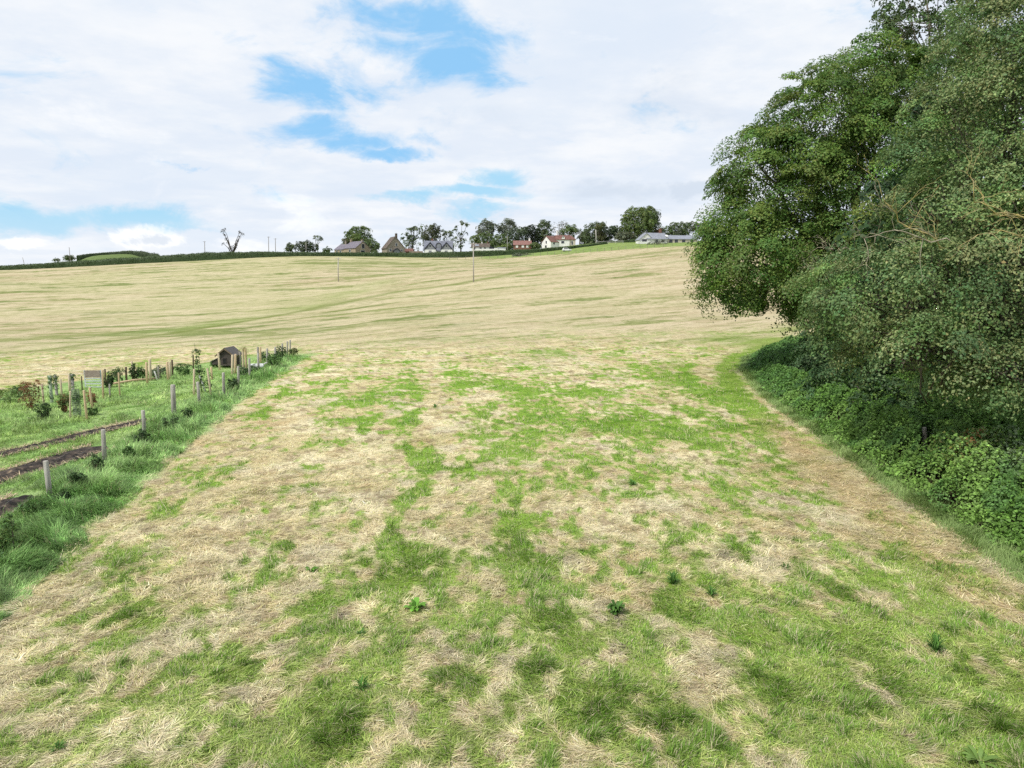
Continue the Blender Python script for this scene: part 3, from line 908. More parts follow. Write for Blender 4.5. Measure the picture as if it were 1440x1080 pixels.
# ================================================================== BIG TREES ON THE RIGHT
PAL_OAK = [C(.085, .165, .030), C(.11, .19, .035), C(.14, .22, .042), C(.09, .17, .04), C(.165, .22, .055)]
PAL_MAPLE = [C(.115, .20, .056), C(.15, .235, .075), C(.20, .27, .105), C(.11, .19, .072), C(.225, .265, .115)]
PAL_ASH = [C(.065, .115, .035), C(.095, .145, .050), C(.075, .125, .045)]
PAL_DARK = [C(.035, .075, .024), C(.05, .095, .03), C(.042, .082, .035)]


def big_tree(name, label, base, lobes, pal, seed, clump_r, cpa, lpc, leaf, trunk_r, fork_z, bark='bark', group=None, **kw):
    rg = np.random.default_rng(seed)
    base = np.array([base[0], base[1], gz(base[0], base[1])])
    root = empty(name, base, label, 'tree', group)
    cr, cs, outs = crown_object('crown', lobes, rg, pal, clump_r, cpa, lpc, leaf, M['leaf'], root, base, **kw)
    mb = MB()
    fork = np.array([0, 0, fork_z])
    mb.tube([(0, 0, -.3), (.02, 0, .25), (0, .03, fork_z * .5), fork], [trunk_r * 1.5, trunk_r * 1.1, trunk_r * .92, trunk_r * .8], 12)
    for l in lobes:
        c = np.array(l[:3]) - base
        pts = limb(mb, fork * .95, c, trunk_r * .5, trunk_r * .12, rg, .16, 7)
        for k in range(7):
            d = ell_dirs(1, rg)[0]
            limb(mb, pts[rg.integers(2, 6)], c + d * np.array(l[3:6]) * .8, trunk_r * .14, .012, rg, .2, 5)
    # twigs that reach out to the clumps
    sel = rg.choice(len(cs), min(len(cs), 130), replace=False)
    for i in sel:
        c = cs[i] - base
        limb(mb, c - outs[i] * rg.uniform(1.2, 2.6) - np.array([0, 0, .5]), c + outs[i] * rg.uniform(.0, .35), .03, .007, rg, .22, 4, 4)
    mb.build('trunk', M[bark], root, True)
    return root


def PL(px, py, y, r):
    p = P(px, py, y)
    return (p[0], p[1], p[2], *r)


TREE_A = big_tree('oak_tree', 'broad dark green oak leaning out over the mown field from the wood', (23.2, 47.5), [
    PL(1064, 368, 45, (3.7, 4.3, 2.7)), PL(1045, 328, 46, (2.7, 3.4, 1.9)), PL(1100, 285, 46, (4.1, 4.6, 3.8)), PL(1068, 235, 47, (2.2, 3, 2.6)), PL(1160, 190, 46, (4.0, 4.6, 3.7)),
    PL(1215, 130, 47, (3.0, 4, 2.9)), PL(1240, 260, 45, (4.6, 5, 4.6)), PL(1190, 380, 44, (4.4, 4.5, 3.4)), PL(1300, 170, 47, (4.4, 4.6, 4.4)), PL(1270, 400, 44, (4.0, 4.5, 3.6)), PL(1110, 410, 43.5, (2.6, 3, 1.5))],
    PAL_OAK, 211, .95, .56, 300, .145, .48, 3.2, inner=.22, droop=.08)

TREE_B = big_tree('field_maple_tree', 'nearest maple with pale clumped leaves and lichened dead branches, right of the oak', (18.0, 24.5), [
    PL(1425, 75, 24.5, (2.3, 3.0, 2.5)), PL(1385, 190, 24, (2.1, 2.8, 2.4)), PL(1475, 150, 23, (2.6, 3, 2.6)), PL(1330, 215, 24.5, (1.5, 2.0, 1.2)), PL(1345, 285, 23.2, (2.0, 2.6, 1.6)), PL(1420, 285, 22.5, (2.2, 2.6, 1.7)), PL(1250, 415, 22.6, (2.35, 2.8, 1.35)),
    PL(1185, 425, 23.5, (1.2, 1.8, .8)), PL(1295, 490, 21, (1.9, 2.4, 1.1)), PL(1330, 400, 21.4, (2.0, 2.4, 1.3)), PL(1415, 440, 20.5, (2.2, 2.4, 1.5)), PL(1400, 530, 19.5, (1.5, 1.8, .85)), PL(1480, 380, 20.5, (2.4, 2.6, 2.2)),
    PL(1225, 480, 23, (1.5, 2.0, .9)), PL(1480, 20, 24.5, (3, 3.4, 3))],
    PAL_MAPLE, 223, .66, .90, 260, .086, .34, 2.2, inner=.25)

TREE_C = big_tree('ash_tree', 'tall loose-leaved ash whose top shows above the oak at the upper right', (36.5, 59), [
    PL(1272, 62, 58, (2.2, 3, 3.0)), PL(1330, 25, 58, (3.6, 4, 3.8)), PL(1300, -20, 58, (3.2, 4, 3.6)), PL(1390, 80, 59, (4, 4, 4)), PL(1360, -60, 58, (5, 5, 4.5)), PL(1330, 120, 58, (4, 4, 3.4))],
    PAL_ASH, 229, .75, .50, 62, .22, .42, 9, 'bark_pale', inner=.03, gap=.15)

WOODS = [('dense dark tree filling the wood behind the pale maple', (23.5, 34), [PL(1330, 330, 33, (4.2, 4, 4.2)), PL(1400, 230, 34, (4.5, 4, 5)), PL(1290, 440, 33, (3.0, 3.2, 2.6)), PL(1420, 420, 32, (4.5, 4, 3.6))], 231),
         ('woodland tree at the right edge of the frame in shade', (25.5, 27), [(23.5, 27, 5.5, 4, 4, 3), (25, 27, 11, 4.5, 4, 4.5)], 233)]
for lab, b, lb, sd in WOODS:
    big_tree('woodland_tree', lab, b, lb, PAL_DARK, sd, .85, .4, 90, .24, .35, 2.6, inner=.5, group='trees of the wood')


# dead lichened branches of the maple
def dead_branch(parent, origin, p0, p1, seed, mat, r=.035, spread=.9):
    rg = np.random.default_rng(seed)
    mb = MB()
    p0 = np.asarray(p0) - origin; p1 = np.asarray(p1) - origin
    main = limb(mb, p0, p1, r, r * .4, rg, .3, 6, 8)
    L = np.linalg.norm(p1 - p0)
    for k in range(11):
        a = main[rg.integers(2, 9)]
        d = unit((p1 - p0) / L * .6 + rg.normal(0, spread, 3) + np.array([0, -.2, .15]))
        b = a + d * L * rg.uniform(.2, .5)
        s = limb(mb, a, b, r * .4, r * .15, rg, .35, 5, 5)
        for q in range(3):
            aa = s[rg.integers(2, 6)]
            limb(mb, aa, aa + unit(d + rg.normal(0, .7, 3)) * L * rg.uniform(.1, .25), r * .2, r * .08, rg, .3, 4, 3)
    return mb.build('dead_branch', M[mat], parent, True)


oB = np.array(TREE_B.location)
dead_branch(TREE_B, oB, P(1335, 350, 20.2), P(1245, 285, 19.6), 301, 'lichen', .024)
dead_branch(TREE_B, oB, P(1345, 345, 20.0), P(1215, 335, 19.6), 303, 'deadwood', .02)
dead_branch(TREE_B, oB, P(1470, 310, 18.8), P(1370, 285, 18.4), 305, 'lichen', .024, .7)
dead_branch(TREE_B, oB, P(1470, 320, 18.8), P(1375, 330, 18.4), 307, 'lichen', .02, .7)
oA = np.array(TREE_A.location)
dead_branch(TREE_A, oA, P(1215, 360, 39.6), P(1150, 348, 39.6), 309, 'deadwood', .03, .5)
dead_branch(TREE_A, oA, P(1175, 390, 39.8), P(1130, 375, 39.8), 311, 'deadwood', .03, .5)

# dark shrubs under the trees
SHRUBS = [((1165, 500), 41, 46, 62, 'dark shaded shrub under the oak beside the mown grass', 401), ((1200, 520), 33, 58, 60, 'dark glossy shrub at the edge of the wood below the maple', 403), ((1255, 540), 28.5, 52, 50, 'grey green shrub behind the brambles left of the old post', 405),
          ((1380, 590), 22, 56, 44, 'bright green bush behind the brambles at the right', 407), ((1330, 560), 27, 60, 50, 'shaded shrub deep under the maple branches', 409)]
for (px, py), y, hw, hh, lab, sd in SHRUBS:
    rg = np.random.default_rng(sd)
    c = P(px, py, y); rx = hw / 1000 * y; rz = hh / 1000 * y
    b = np.array([c[0], c[1], gz(c[0], c[1])])
    root = empty('woodland_shrub', b, lab, 'shrub', 'shrubs under the wood')
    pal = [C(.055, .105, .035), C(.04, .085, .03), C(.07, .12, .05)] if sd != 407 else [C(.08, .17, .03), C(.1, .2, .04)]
    zc = b[2] + rz * .8
    lobes = [(b[0], b[1], zc, rx, rx, rz * .85), (b[0] - rx * .5, b[1], zc - rz * .3, rx * .7, rx * .7, rz * .6), (b[0] + rx * .5, b[1] + .3, zc - rz * .2, rx * .7, rx * .7, rz * .6)]
    crown_object('foliage', lobes, rg, pal, .45, 1.3, 85, .13, M['leaf'], root, b, inner=.35)
    mb = MB()
    for k in range(6):
        limb(mb, (rg.normal(0, .1), rg.normal(0, .1), -.05), (rg.normal(0, rx * .5), rg.normal(0, rx * .5), rz * rg.uniform(.8, 1.5)), .035, .01, rg, .2, 5)
    mb.build('stem', M['bark'], root, True)

# ================================================================== FENCE, STAKES AND SHRUBS OF THE PLANTED PLOT
def post_mb(mb, base, top, r, rg, n=9):
    b = np.asarray(base, float); t = np.asarray(top, float)
    d = t - b
    mb.tube([b - np.array([0, 0, .25]), b + d * .5 + rg.normal(0, .004, 3), t - d * .012, t], [r * 1.06, r, r * .97, r * .84], n)
    return mb


def pole_fence(name, label, px_list, radii, mats, wires, seed, group=None):
    rg = np.random.default_rng(seed)
    b0 = G(*px_list[0][1])
    root = empty(name, b0, label, 'fence', group)
    tops = []; bases = []
    for ((tx, ty), (bx, by)), r, mt in zip(px_list, radii, mats):
        b = G(bx, by); t = P(tx, ty, b[1])
        post_mb(MB(), b - b0, t - b0, r, rg).build('post', M[mt], root, True)
        tops.append(t); bases.append(b)
    for f in wires:
        mb = MB(); pts = []
        for k in range(len(tops)):
            pts.append(bases[k] + (tops[k] - bases[k]) * f - b0 + np.array([radii[k], 0, 0]))
            if k < len(tops) - 1:
                nx = bases[k + 1] + (tops[k + 1] - bases[k + 1]) * f - b0
                pts.append((pts[-1] + nx) / 2 - np.array([0, 0, .025]))
        mb.tube(pts, .0022, 4); mb.build('wire', M['wire'], root)
    return root


NEARP = ((-62, 735), (-52, 800))
pole_fence('wire_fence', 'wire fence on weathered grey posts between the long verge grass and the plot', [NEARP] + FENCE_PX, [.07, .07, .07, .07, .105] + [.072] * 10, ['post'] * 15, (.45, .72, .93), 501)

rp = pole_fence('wire_fence', 'lone old grey fence post with slack wire standing in the brambles', [((1452, 690), (1456, 730)), ((1300, 601), (1302, 640)), ((1222, 568), (1222, 598))], [.055, .075, .05], ['post'] * 3, (.5, .9), 503)

# stakes: (top px), (base px), width px, material, label
STK = [((59, 540), (62, 569), 2.2, 'stake', 'pale short stake standing right behind the copper-leaved bush'),
       ((85, 533), (87, 557), 2.2, 'stake', 'pale stake between the grey tube and the reddish shrub'),
       ((97, 527), (98, 552), 2.6, 'stake', 'thick pale stake in front of the twin grey tubes'),
       ((99, 550), (98.5, 589), 2.0, 'stake', 'long pale stake on the left side of the mesh guard'),
       ((118, 549), (122.5, 590), 2.6, 'stake_orange', 'stout orange stake leaning left, nearest of its cluster'),
       ((126, 545), (130, 574), 2.4, 'stake_orange', 'orange stake just right of the stout leaning one'),
       ((114.5, 529), (115.5, 549), 1.2, 'post_dark', 'thin dark cane left of the brown-boarded hurdle'),
       ((144.3, 520), (145.2, 561), 2.2, 'stake_orange', 'tall orange stake at the right end of the brown-boarded hurdle'),
       ((147.5, 519), (148.5, 541), 1.8, 'post_dark', 'short dark stake right beside the hurdle'),
       ((154, 540), (154.5, 559), 1.8, 'stake_grey', 'short grey stake standing alone in the plot grass right of the hurdle'),
       ((166.7, 524), (168.6, 558), 1.7, 'stake_orange', 'slim orange stake standing alone before the fallen rail'),
       ((177, 516), (178, 537), 2.2, 'post_dark', 'dark brown stake between two dark shrubs at the back of the plot'),
       ((185.5, 508), (186.5, 535), 1.8, 'stake', 'pale stake in front of the tallest dark shrub'),
       ((206, 509), (207, 539), 2.6, 'stake_orange', 'left stake of the close pair at the end of the fallen rail'),
       ((210.5, 505), (211.5, 535), 3.0, 'stake', 'right and taller stake of the close pair at the fallen rail'),
       ((217, 522), (222, 535), 1.4, 'post_white', 'short whitish stake leaning sharply left'),
       ((222.5, 516), (223.5, 534), 1.8, 'stake_grey', 'short upright grey stake beside the whitish leaning one'),
       ((235, 509), (236.5, 534), 2.6, 'stake_orange', 'left stake of the pair in the middle of the back row'),
       ((238.5, 509), (239.5, 532), 2.4, 'stake', 'right stake of the pair in the middle of the back row'),
       ((241.8, 506), (242.8, 528), 2.0, 'post_dark', 'dark brown stake closing the pair in the middle of the back row'),
       ((271.5, 499), (272, 522), 1.6, 'post_dark', 'dark thin stake rising above the leafy young tree'),
       ((273, 519), (272.5, 556), 2.4, 'stake', 'pale stake in front of the leafy young tree'),
       ((280, 528), (290.5, 552), 1.6, 'post_white', 'long pale brace stake leaning left of the coop'),
       ((291.5, 518), (297.5, 558), 2.2, 'stake', 'tall pale stake leaning left, between young tree and coop'),
       ((297, 516), (298.5, 534), 2.2, 'stake_orange', 'short orange stake just behind the tall leaning one'),
       ((307, 497), (309, 520), 2.2, 'stake', 'pale stake against the front left of the coop'),
       ((327, 499), (326.3, 528), 2.8, 'stake', 'thick pale stake at the front right of the coop'),
       ((331.3, 498), (330.5, 525), 2.6, 'stake_orange', 'orange stake at the right corner of the coop'),
       ((337, 495), (338, 516), 1.8, 'stake_grey', 'grey stake right behind the coop'),
       ((341.5, 492), (342.5, 522), 2.4, 'stake', 'left stake of the pair under the arching sapling'),
       ((345, 491), (346.8, 521), 2.4, 'stake_orange', 'right stake of the pair under the arching sapling'),
       ((362.5, 488), (363, 511), 2.2, 'stake_grey', 'left stake of the pair behind the pale trough'),
       ((366, 488), (366.5, 512), 2.2, 'stake_orange', 'right stake of the pair behind the pale trough')]
for (tp, bp, w, mt, lab) in STK:
    rg = np.random.default_rng(int(tp[0] * 7 + 5))
    b = G(*bp); t = P(tp[0], tp[1], b[1])
    mb = post_mb(MB(), (0, 0, 0), t - b, w * .5 * b[1] / 1000 * 1.25, rg, 8)
    o = mb.build('tree_stake', M[mt], None, True); o.location = b
    tag(o, lab, 'stake', 'stakes in the planted plot')

# guards round young trees
GRD = [((72, 528), (73, 566), 4.2, 'guard', 'grey-green tree guard beside the low dark shrub'), ((79, 528), (80, 556), 3.6, 'guard_grey', 'purplish grey tube guard left of the reddish shrub'),
       ((101.5, 526), (103, 550), 4.0, 'guard_grey', 'wide grey tube guard at the back of the stake cluster'), ((109, 547), (109, 586), 9.5, 'guard', 'broad green mesh guard between a pale and an orange stake')]
for (tp, bp, w, mt, lab) in GRD:
    rg = np.random.default_rng(int(tp[0]))
    b = G(*bp); t = P(tp[0], tp[1], b[1]); h = t[2] - b[2]; r = w * .5 * b[1] / 1000
    root = empty('tree_guard', b, lab, 'tree guard', 'guards round young trees')
    if w > 6:      # mesh sleeve: hoops and uprights
        mb = MB()
        for k in range(18):
            a = k * 2 * math.pi / 18
            mb.tube([(r * math.cos(a), r * math.sin(a), 0), (r * math.cos(a), r * math.sin(a), h)], .007, 4)
        for q in range(14):
            z = h * (q + .5) / 14
            mb.tube([(r * math.cos(a), r * math.sin(a), z) for a in np.linspace(0, 2 * math.pi, 19)], .006, 4, False)
        mb.build('sleeve', M[mt], root)
    else:
        mb = MB(); n = 14
        vs = []; fs = []
        for rr in (r, r * .9):
            for z in (0, h):
                vs += [(rr * math.cos(2 * math.pi * k / n), rr * math.sin(2 * math.pi * k / n), z) for k in range(n)]
        for k in range(n):
            k2 = (k + 1) % n
            fs += [(k, k2, n + k2, n + k), (2 * n + k2, 2 * n + k, 3 * n + k, 3 * n + k2), (n + k, n + k2, 3 * n + k2, 3 * n + k)]
        mb.add(vs, fs); mb.build('sleeve', M[mt], root, True)
    lobes = [(0, 0, h * .55, r * .75, r * .75, h * .42), (0, 0, h * .75, r * .75, r * .75, h * .3)]
    crown_object('sapling', [tuple(np.array(l) + [b[0], b[1], b[2], 0, 0, 0]) for l in lobes], rg, [C(.09, .17, .05), C(.12, .19, .06)], .17, 14, 15, .09, M['leaf'], root, b, inner=.6)


def bush(name, label, px, py, wpx, hpx, pal, seed, leaf=.07, kind='round', cat='shrub', group='shrubs in the planted plot', dens=1.):
    rg = np.random.default_rng(seed)
    b = G(px, py); s = b[1] / 1000; rx = wpx * .5 * s; h = hpx * s * 1.02
    root = empty(name, b, label, cat, group)
    lobes = []
    if kind == 'round':
        lobes.append((b[0], b[1], b[2] + h * .52, rx * .85, rx * .85, h * .44))
        for k in range(5):
            a = rg.uniform(0, 6.28); lobes.append((b[0] + rx * .5 * math.cos(a), b[1] + rx * .5 * math.sin(a), b[2] + h * rg.uniform(.35, .75), rx * .45, rx * .45, h * .24))
    else:           # upright shoots
        lobes.append((b[0], b[1], b[2] + h * .2, rx * .6, rx * .6, h * .18))
        for k in range(9):
            a = rg.uniform(0, 6.28); q = rg.uniform(.1, .75) * rx
            lobes.append((b[0] + q * math.cos(a), b[1] + q * math.sin(a), b[2] + h * rg.uniform(.34, .72), rx * .15, rx * .15, h * rg.uniform(.2, .32)))
    area = sum(l[3] * l[5] for l in lobes)
    crown_object('foliage', lobes, rg, pal, (.09 if kind == 'spiky' else .13), 13 * dens, 20, leaf, M['leaf'], root, b, inner=.3)
    mb = MB()
    for k in range(6):
        limb(mb, rg.normal(0, .03, 3) * [1, 1, 0] - [0, 0, .05], (rg.normal(0, rx * .4), rg.normal(0, rx * .4), h * rg.uniform(.6, .95)), .014, .004, rg, .2, 4, 4)
    mb.build('stem', M['bark'], root, True)
    return root


G_DK = [C(.055, .10, .035), C(.075, .13, .045)]; G_MD = [C(.07, .14, .035), C(.09, .17, .045)]; G_LT = [C(.13, .21, .05), C(.16, .23, .07)]
COPPER = [C(.22, .085, .045), C(.26, .10, .055), C(.12, .14, .045), C(.24, .12, .05)]; REDG = [C(.24, .10, .05), C(.08, .12, .035), C(.11, .13, .04)]
BUSHES = [('copper-leaved round bush at the far left of the plot', 46, 576, 32, 42, COPPER, 'round'), ('bright green low bush left of the copper-leaved one', 15, 566, 26, 20, G_LT, 'round'), ('small reddish bush cut by the left edge of the frame', -2, 562, 12, 14, REDG, 'round'),
          ('green sprawling shrub behind the copper-leaved bush', 27, 558, 26, 18, G_MD, 'round'), ('low dark green shrub with upright shoots near the guards', 61, 589, 27, 26, G_DK, 'spiky'),
          ('reddish green spiky shrub behind the long pale stake', 91, 580, 18, 28, REDG, 'spiky'), ('small copper shrub behind the stout orange stakes', 129, 572, 12, 22, COPPER, 'round'), ('low green tuft at the foot of the orange stakes', 131, 584, 14, 12, G_MD, 'round'),
          ('dark shrub right beside the brown-boarded hurdle', 153, 545, 18, 22, G_DK, 'spiky'), ('dark spreading shrub behind the slim lone stake', 166, 538, 22, 20, G_DK, 'round'), ('tallest dark spiky shrub of the back row', 191, 535, 20, 28, G_DK, 'spiky'),
          ('green shrub left of the close stake pair', 201, 535, 10, 20, G_MD, 'round'), ('grey-green loose shrub behind the whitish leaning stake', 224, 532, 26, 18, [C(.12, .17, .09), C(.15, .19, .11)], 'round'),
          ('broad green shrub in the back row left of the young tree', 259, 527, 28, 17, G_MD, 'round'), ('green shrub at the left foot of the coop', 301, 516, 10, 10, G_MD, 'round'),
          ('dark shrub among long grass before the coop fence', 329, 550, 30, 22, G_DK, 'spiky'), ('dark green shrub left of the pale trough', 344, 530, 18, 14, G_DK, 'round'), ('dark shrub in front of the pale trough', 359, 525, 16, 12, G_DK, 'round'),
          ('green bush on the fence right of the trough', 385, 517, 20, 20, G_MD, 'round'), ('dark bush behind the fence posts near its far end', 373, 508, 16, 16, G_DK, 'round'), ('dark bush among the last fence posts', 395, 505, 18, 18, G_DK, 'round'),
          ('bush with olive leaves closing the far end of the fence', 413, 501, 13, 11, [C(.08, .12, .03), C(.12, .12, .05)], 'round'),
          ('dark shrub on the fence line right of the tallest post', 266, 590, 20, 16, G_DK, 'spiky'), ('bushy dark shrub at the foot of the tallest fence post', 234, 609, 38, 24, G_DK, 'spiky'), ('dark spiky shrub between second and third nearest fence posts', 201, 626, 26, 22, G_DK, 'spiky'),
          ('dark leafy shrub in the verge below the third post', 183, 648, 24, 24, G_MD, 'spiky'), ('upright dark shrub right beside the second nearest post', 136, 672, 22, 32, G_DK, 'spiky'), ('dark spiky shrub between the two nearest fence posts', 110, 690, 26, 32, G_DK, 'spiky'),
          ('low dark shrub at the foot of the nearest fence post', 84, 708, 34, 18, G_DK, 'spiky'), ('low olive shrub left of the nearest fence post', 46, 724, 36, 20, G_MD, 'round'), ('large dark green bush in the verge at the left edge', 14, 788, 66, 72, [C(.07, .14, .035), C(.10, .17, .045)], 'spiky')]
for i, (lab, px, py, w, h, pal, kind) in enumerate(BUSHES):
    bush('garden_shrub', lab, px, py, w, h, pal, 600 + i, .055 if py > 560 else .075, kind)

# young trees
rg = np.random.default_rng(650)
b = G(284, 552); s = b[1] / 1000
root = empty('young_tree', b, 'leafy young tree rising above the stakes left of the coop', 'tree')
lob = []
for dx, dz, r, h in ((-6, 22, 6, 10), (0, 30, 6, 9), (8, 18, 7, 8), (-4, 46, 2.6, 6), (-5, 58, 4.5, 2.6), (3, 12, 9, 7)):
    lob.append((b[0] + dx * s, b[1], b[2] + dz * s, r * s, r * s, h * s))
crown_object('crown', lob, rg, G_MD + G_DK, .16, 6, 20, .085, M['leaf'], root, b, inner=.15)
mb = MB(); mb.tube([(0, 0, -.1), (-.1, 0, 1.2), (-.25, 0, 2.7)], [.03, .022, .008], 6)
for dx, dz, *_ in ((-6, 22), (8, 18), (0, 30)): limb(mb, (-.05, 0, dz * s * .5), (dx * s, .1, dz * s), .014, .004, rg)
mb.build('trunk', M['bark'], root, True)

b = G(344, 522); s = b[1] / 1000
root = empty('young_tree', b, 'arching sapling with thin yellowish twigs beside the coop', 'tree')
mb = MB()
mb.tube([(0, 0, -.1), (0, 0, .9), (.0, 0, 1.45)], [.022, .018, .014], 6)
lp = []
for k in range(16):
    a = rg.uniform(0, 6.28); q = rg.uniform(.25, .5)
    pts = [(0, 0, 1.3 + .1 * rg.random())] + [(q * t * math.cos(a), q * t * math.sin(a), 1.4 + .35 * math.sin(t * 2.6) * rg.uniform(.8, 1.1) - .55 * t * t) for t in (.35, .7, 1.)]
    mb.tube(pts, [.008, .006, .005, .003], 4); lp += [pts[1], pts[2], pts[3]]
mb.build('trunk', M['lichen'], root, True)
lp = np.repeat(np.array(lp), 7, 0); lp = lp + rg.normal(0, .06, lp.shape)
v, f = leaf_mesh(lp, rg.normal(size=lp.shape), .05, rg, .4)
mesh_np('crown', v, f, M['leaf'], np.repeat(leaf_cols(np.zeros(len(lp), int), 1, [C(.22, .22, .08)], rg), 4, 0), root)

# ---------------- the coop
b = G(318, 517.5)
root = empty('chicken_coop', b, 'small dark boarded chicken coop with felt gable roof and side nest box', 'coop', rz=-.10)
W, D, He, Hr, z0 = 1.18, 1.15, .93, 1.37, .16
mb = MB()
mb.prism([(-W / 2, 0, z0), (W / 2, 0, z0), (W / 2, 0, He), (0, 0, Hr), (-W / 2, 0, He)], (0, D, 0))
wall = mb.build('wall', M['coop_wood'], root)
mb = MB()
for sx in (-1, 1):
    ex = sx * (W / 2 + .12); ez = He - .12 * (Hr - He) / (W / 2)
    up = .05
    mb.prism([(0, -.12, Hr + .005), (ex, -.12, ez + .005), (ex, -.12, ez + up), (0, -.12, Hr + up + .02)], (0, D + .24, 0))
mb.build('roof', M['coop_roof'], root)
mb = MB()
for sx in (-1, 1):
    ex = sx * (W / 2 + .13); ez = He - .13 * (Hr - He) / (W / 2)
    mb.prism([(0, -.15, Hr - .06), (ex, -.15, ez - .06), (ex, -.15, ez + .04), (0, -.15, Hr + .05)], (0, .028, 0))
mb.build('bargeboard', M['post_dark'], root)
MB().box((-.08, -.012, .50), (.24, .03, .34)).build('pop_hole', M['dark'], root)
mb = MB(); mb.box((-.08, -.02, .69), (.32, .03, .03)); mb.box((-.215, -.02, .50), (.03, .03, .36)); mb.box((.055, -.02, .50), (.03, .03, .36)); mb.box((0, -.014, 1.0), (W * .96, .024, .04))
mb.build('door_frame', M['coop_wood'], root)
mb = MB(); mb.prism([(-W / 2 - .005, .12, .22), (-W / 2 - .5, .12, .22), (-W / 2 - .5, .12, .44), (-W / 2 - .005, .12, .66)], (0, .9, 0))
nb = mb.build('nest_box', M['coop_wood'], root)
mb = MB(); mb.prism([(-W / 2 - .004, .06, .675), (-W / 2 - .58, .06, .42), (-W / 2 - .58, .06, .46), (-W / 2 - .004, .06, .715)], (0, 1.02, 0)); mb.build('lid', M['coop_roof'], nb)
for sx in (-1, 1):
    for yy in (.06, D - .06): MB().box((sx * (W / 2 - .06), yy, .05), (.07, .07, .24)).build('leg', M['post_dark'], root)

# pale trough lying on its side
b = G(361, 518.5)
root = empty('water_trough', b, 'pale grey water trough lying tipped among the fence shrubs', 'trough', rz=.25)
mb = MB(); n = 10
for (L0, L1) in ((-.45, .45),):
    prof = [(.24 * math.cos(a), .10 + .26 * math.sin(a)) for a in np.linspace(math.pi, 0, n)]
    inn = [(.20 * math.cos(a), .10 + .21 * math.sin(a)) for a in np.linspace(0, math.pi, n)]
    mb.prism([(L0, p, q) for p, q in prof + inn], (L1 - L0, 0, 0))
mb.build('shell', M['trough'], root, False, .01)
for x in (-.462, .462): MB().prism([(x - .011, .245 * math.cos(a), .09 + .275 * math.sin(a)) for a in np.linspace(math.pi, 0, n)], (.022, 0, 0)).build('end_plate', M['trough'], root)
MB().tube([(.5, 0, .28), (.62, .02, .40), (.70, 0, .38)], .04, 8).build('spout', M['post_white'], root)

# hurdle with a brown board
b = G(132, 546); s = b[1] / 1000
root = empty('hurdle', b, 'pale railed hurdle topped by a brown board at the back of the plot', 'hurdle', rz=.06)
for x in (-.44, .44): MB().box((x, 0, .5), (.05, .05, 1.05)).build('post', M['rail_blue'], root)
MB().box((0, -.045, .82), (.84, .03, .40)).build('board', M['board'], root, bevel=.004)
for z in (.08, .26, .42, .56): MB().box((0, -.03, z), (.86, .025, .055)).build('rail', M['rail_blue'], root)

a = G(155, 541.5); b = G(219, 534); c = (a + b) / 2
mb = MB(); mb.tube([a - c + [0, 0, .06], (0, 0, .13), b - c + [0, 0, .09]], [.06, .065, .05], 9)
o = mb.build('fallen_rail', M['stake_orange'], None, True); o.location = c; tag(o, 'long pale rail lying on the grass along the back of the plot', 'rail')


# ---------------- weeds in the mown field
def weed(label, px, py, wpx, hpx, col, seed, n=16, cat='weed', narrow=.42):
    rg = np.random.default_rng(seed)
    b = G(px, py); s = b[1] / 1000; r = wpx * .5 * s; h = hpx * s
    az = rg.uniform(0, 6.28, n); L = r * rg.uniform(.7, 1.25, n); e = rg.uniform(.25, 1.15, n)
    vs = []; q = []; tr = []; cols = []
    for i in range(n):
        d = np.array([math.cos(az[i]), math.sin(az[i]), 0]); w = np.array([-d[1], d[0], 0]) * L[i] * narrow * .5
        p0 = d * .01; p1 = d * L[i] * .45 + [0, 0, h * e[i] * .8]; p2 = d * L[i] * .8 + [0, 0, h * e[i]]; p3 = d * L[i] * 1.05 + [0, 0, h * e[i] * .75]
        k = len(vs)
        vs += [p0 - w * .15, p0 + w * .15, p1 - w, p1 + w, p2 - w * .8, p2 + w * .8, p3]
        q += [(k, k + 1, k + 3, k + 2), (k + 2, k + 3, k + 5, k + 4)]; tr += [(k + 4, k + 5, k + 6)]
        cols += [col * math.exp(rg.normal(0, .2))] * 7
    o = mesh_np('field_weed', np.array(vs), [np.array(q), np.array(tr)], M['leaf'], np.array(cols))
    o.location = b; tag(o, label, cat, 'weeds in the mown field')


DK = C(.075, .165, .03); BR = C(.12, .27, .035)
for i, (lab, px, py, w, h, c, n, na) in enumerate([
        ('bright broad-leaved dock in the near centre left of the field', 585, 858, 32, 15, BR * 1.25, 22, .5), ('compact dark weed on a bare patch right of centre', 866, 863, 24, 16, DK, 60, .4), ('small dark dock left of the bright one', 507, 894, 16, 9, C(.07, .16, .03), 12, .5),
        ('tall dark grass-like tuft at the lower right', 1315, 918, 28, 26, C(.075, .17, .03), 70, .12), ('broad-leaved dock cut by the bottom edge at the right', 1378, 1072, 44, 14, C(.16, .26, .06), 22, .34), ('light green weed left of the field centre', 438, 804, 18, 8, BR, 14, .5),
        ('dark weed tuft right of the field centre', 946, 822, 18, 16, DK, 40, .25), ('small dark weed in the middle distance of the field', 890, 682, 14, 7, DK, 16, .5), ('dark tuft below the bare brown patch', 1000, 838, 18, 12, C(.07, .16, .03), 40, .2), ('small green weed at the bottom left', 82, 1056, 24, 14, C(.08, .18, .03), 40, .15),
        ('green tuft left of the low centre of the field', 508, 970, 24, 16, C(.08, .19, .03), 50, .14), ('dark green tuft at the right of the bare brown patch', 1105, 800, 14, 8, DK, 30, .25), ('dark weed at the far centre of the mown field', 612, 573, 9, 4, DK, 14, .5)]):
    weed(lab, px, py, w, h, c, 700 + i, n, narrow=na)

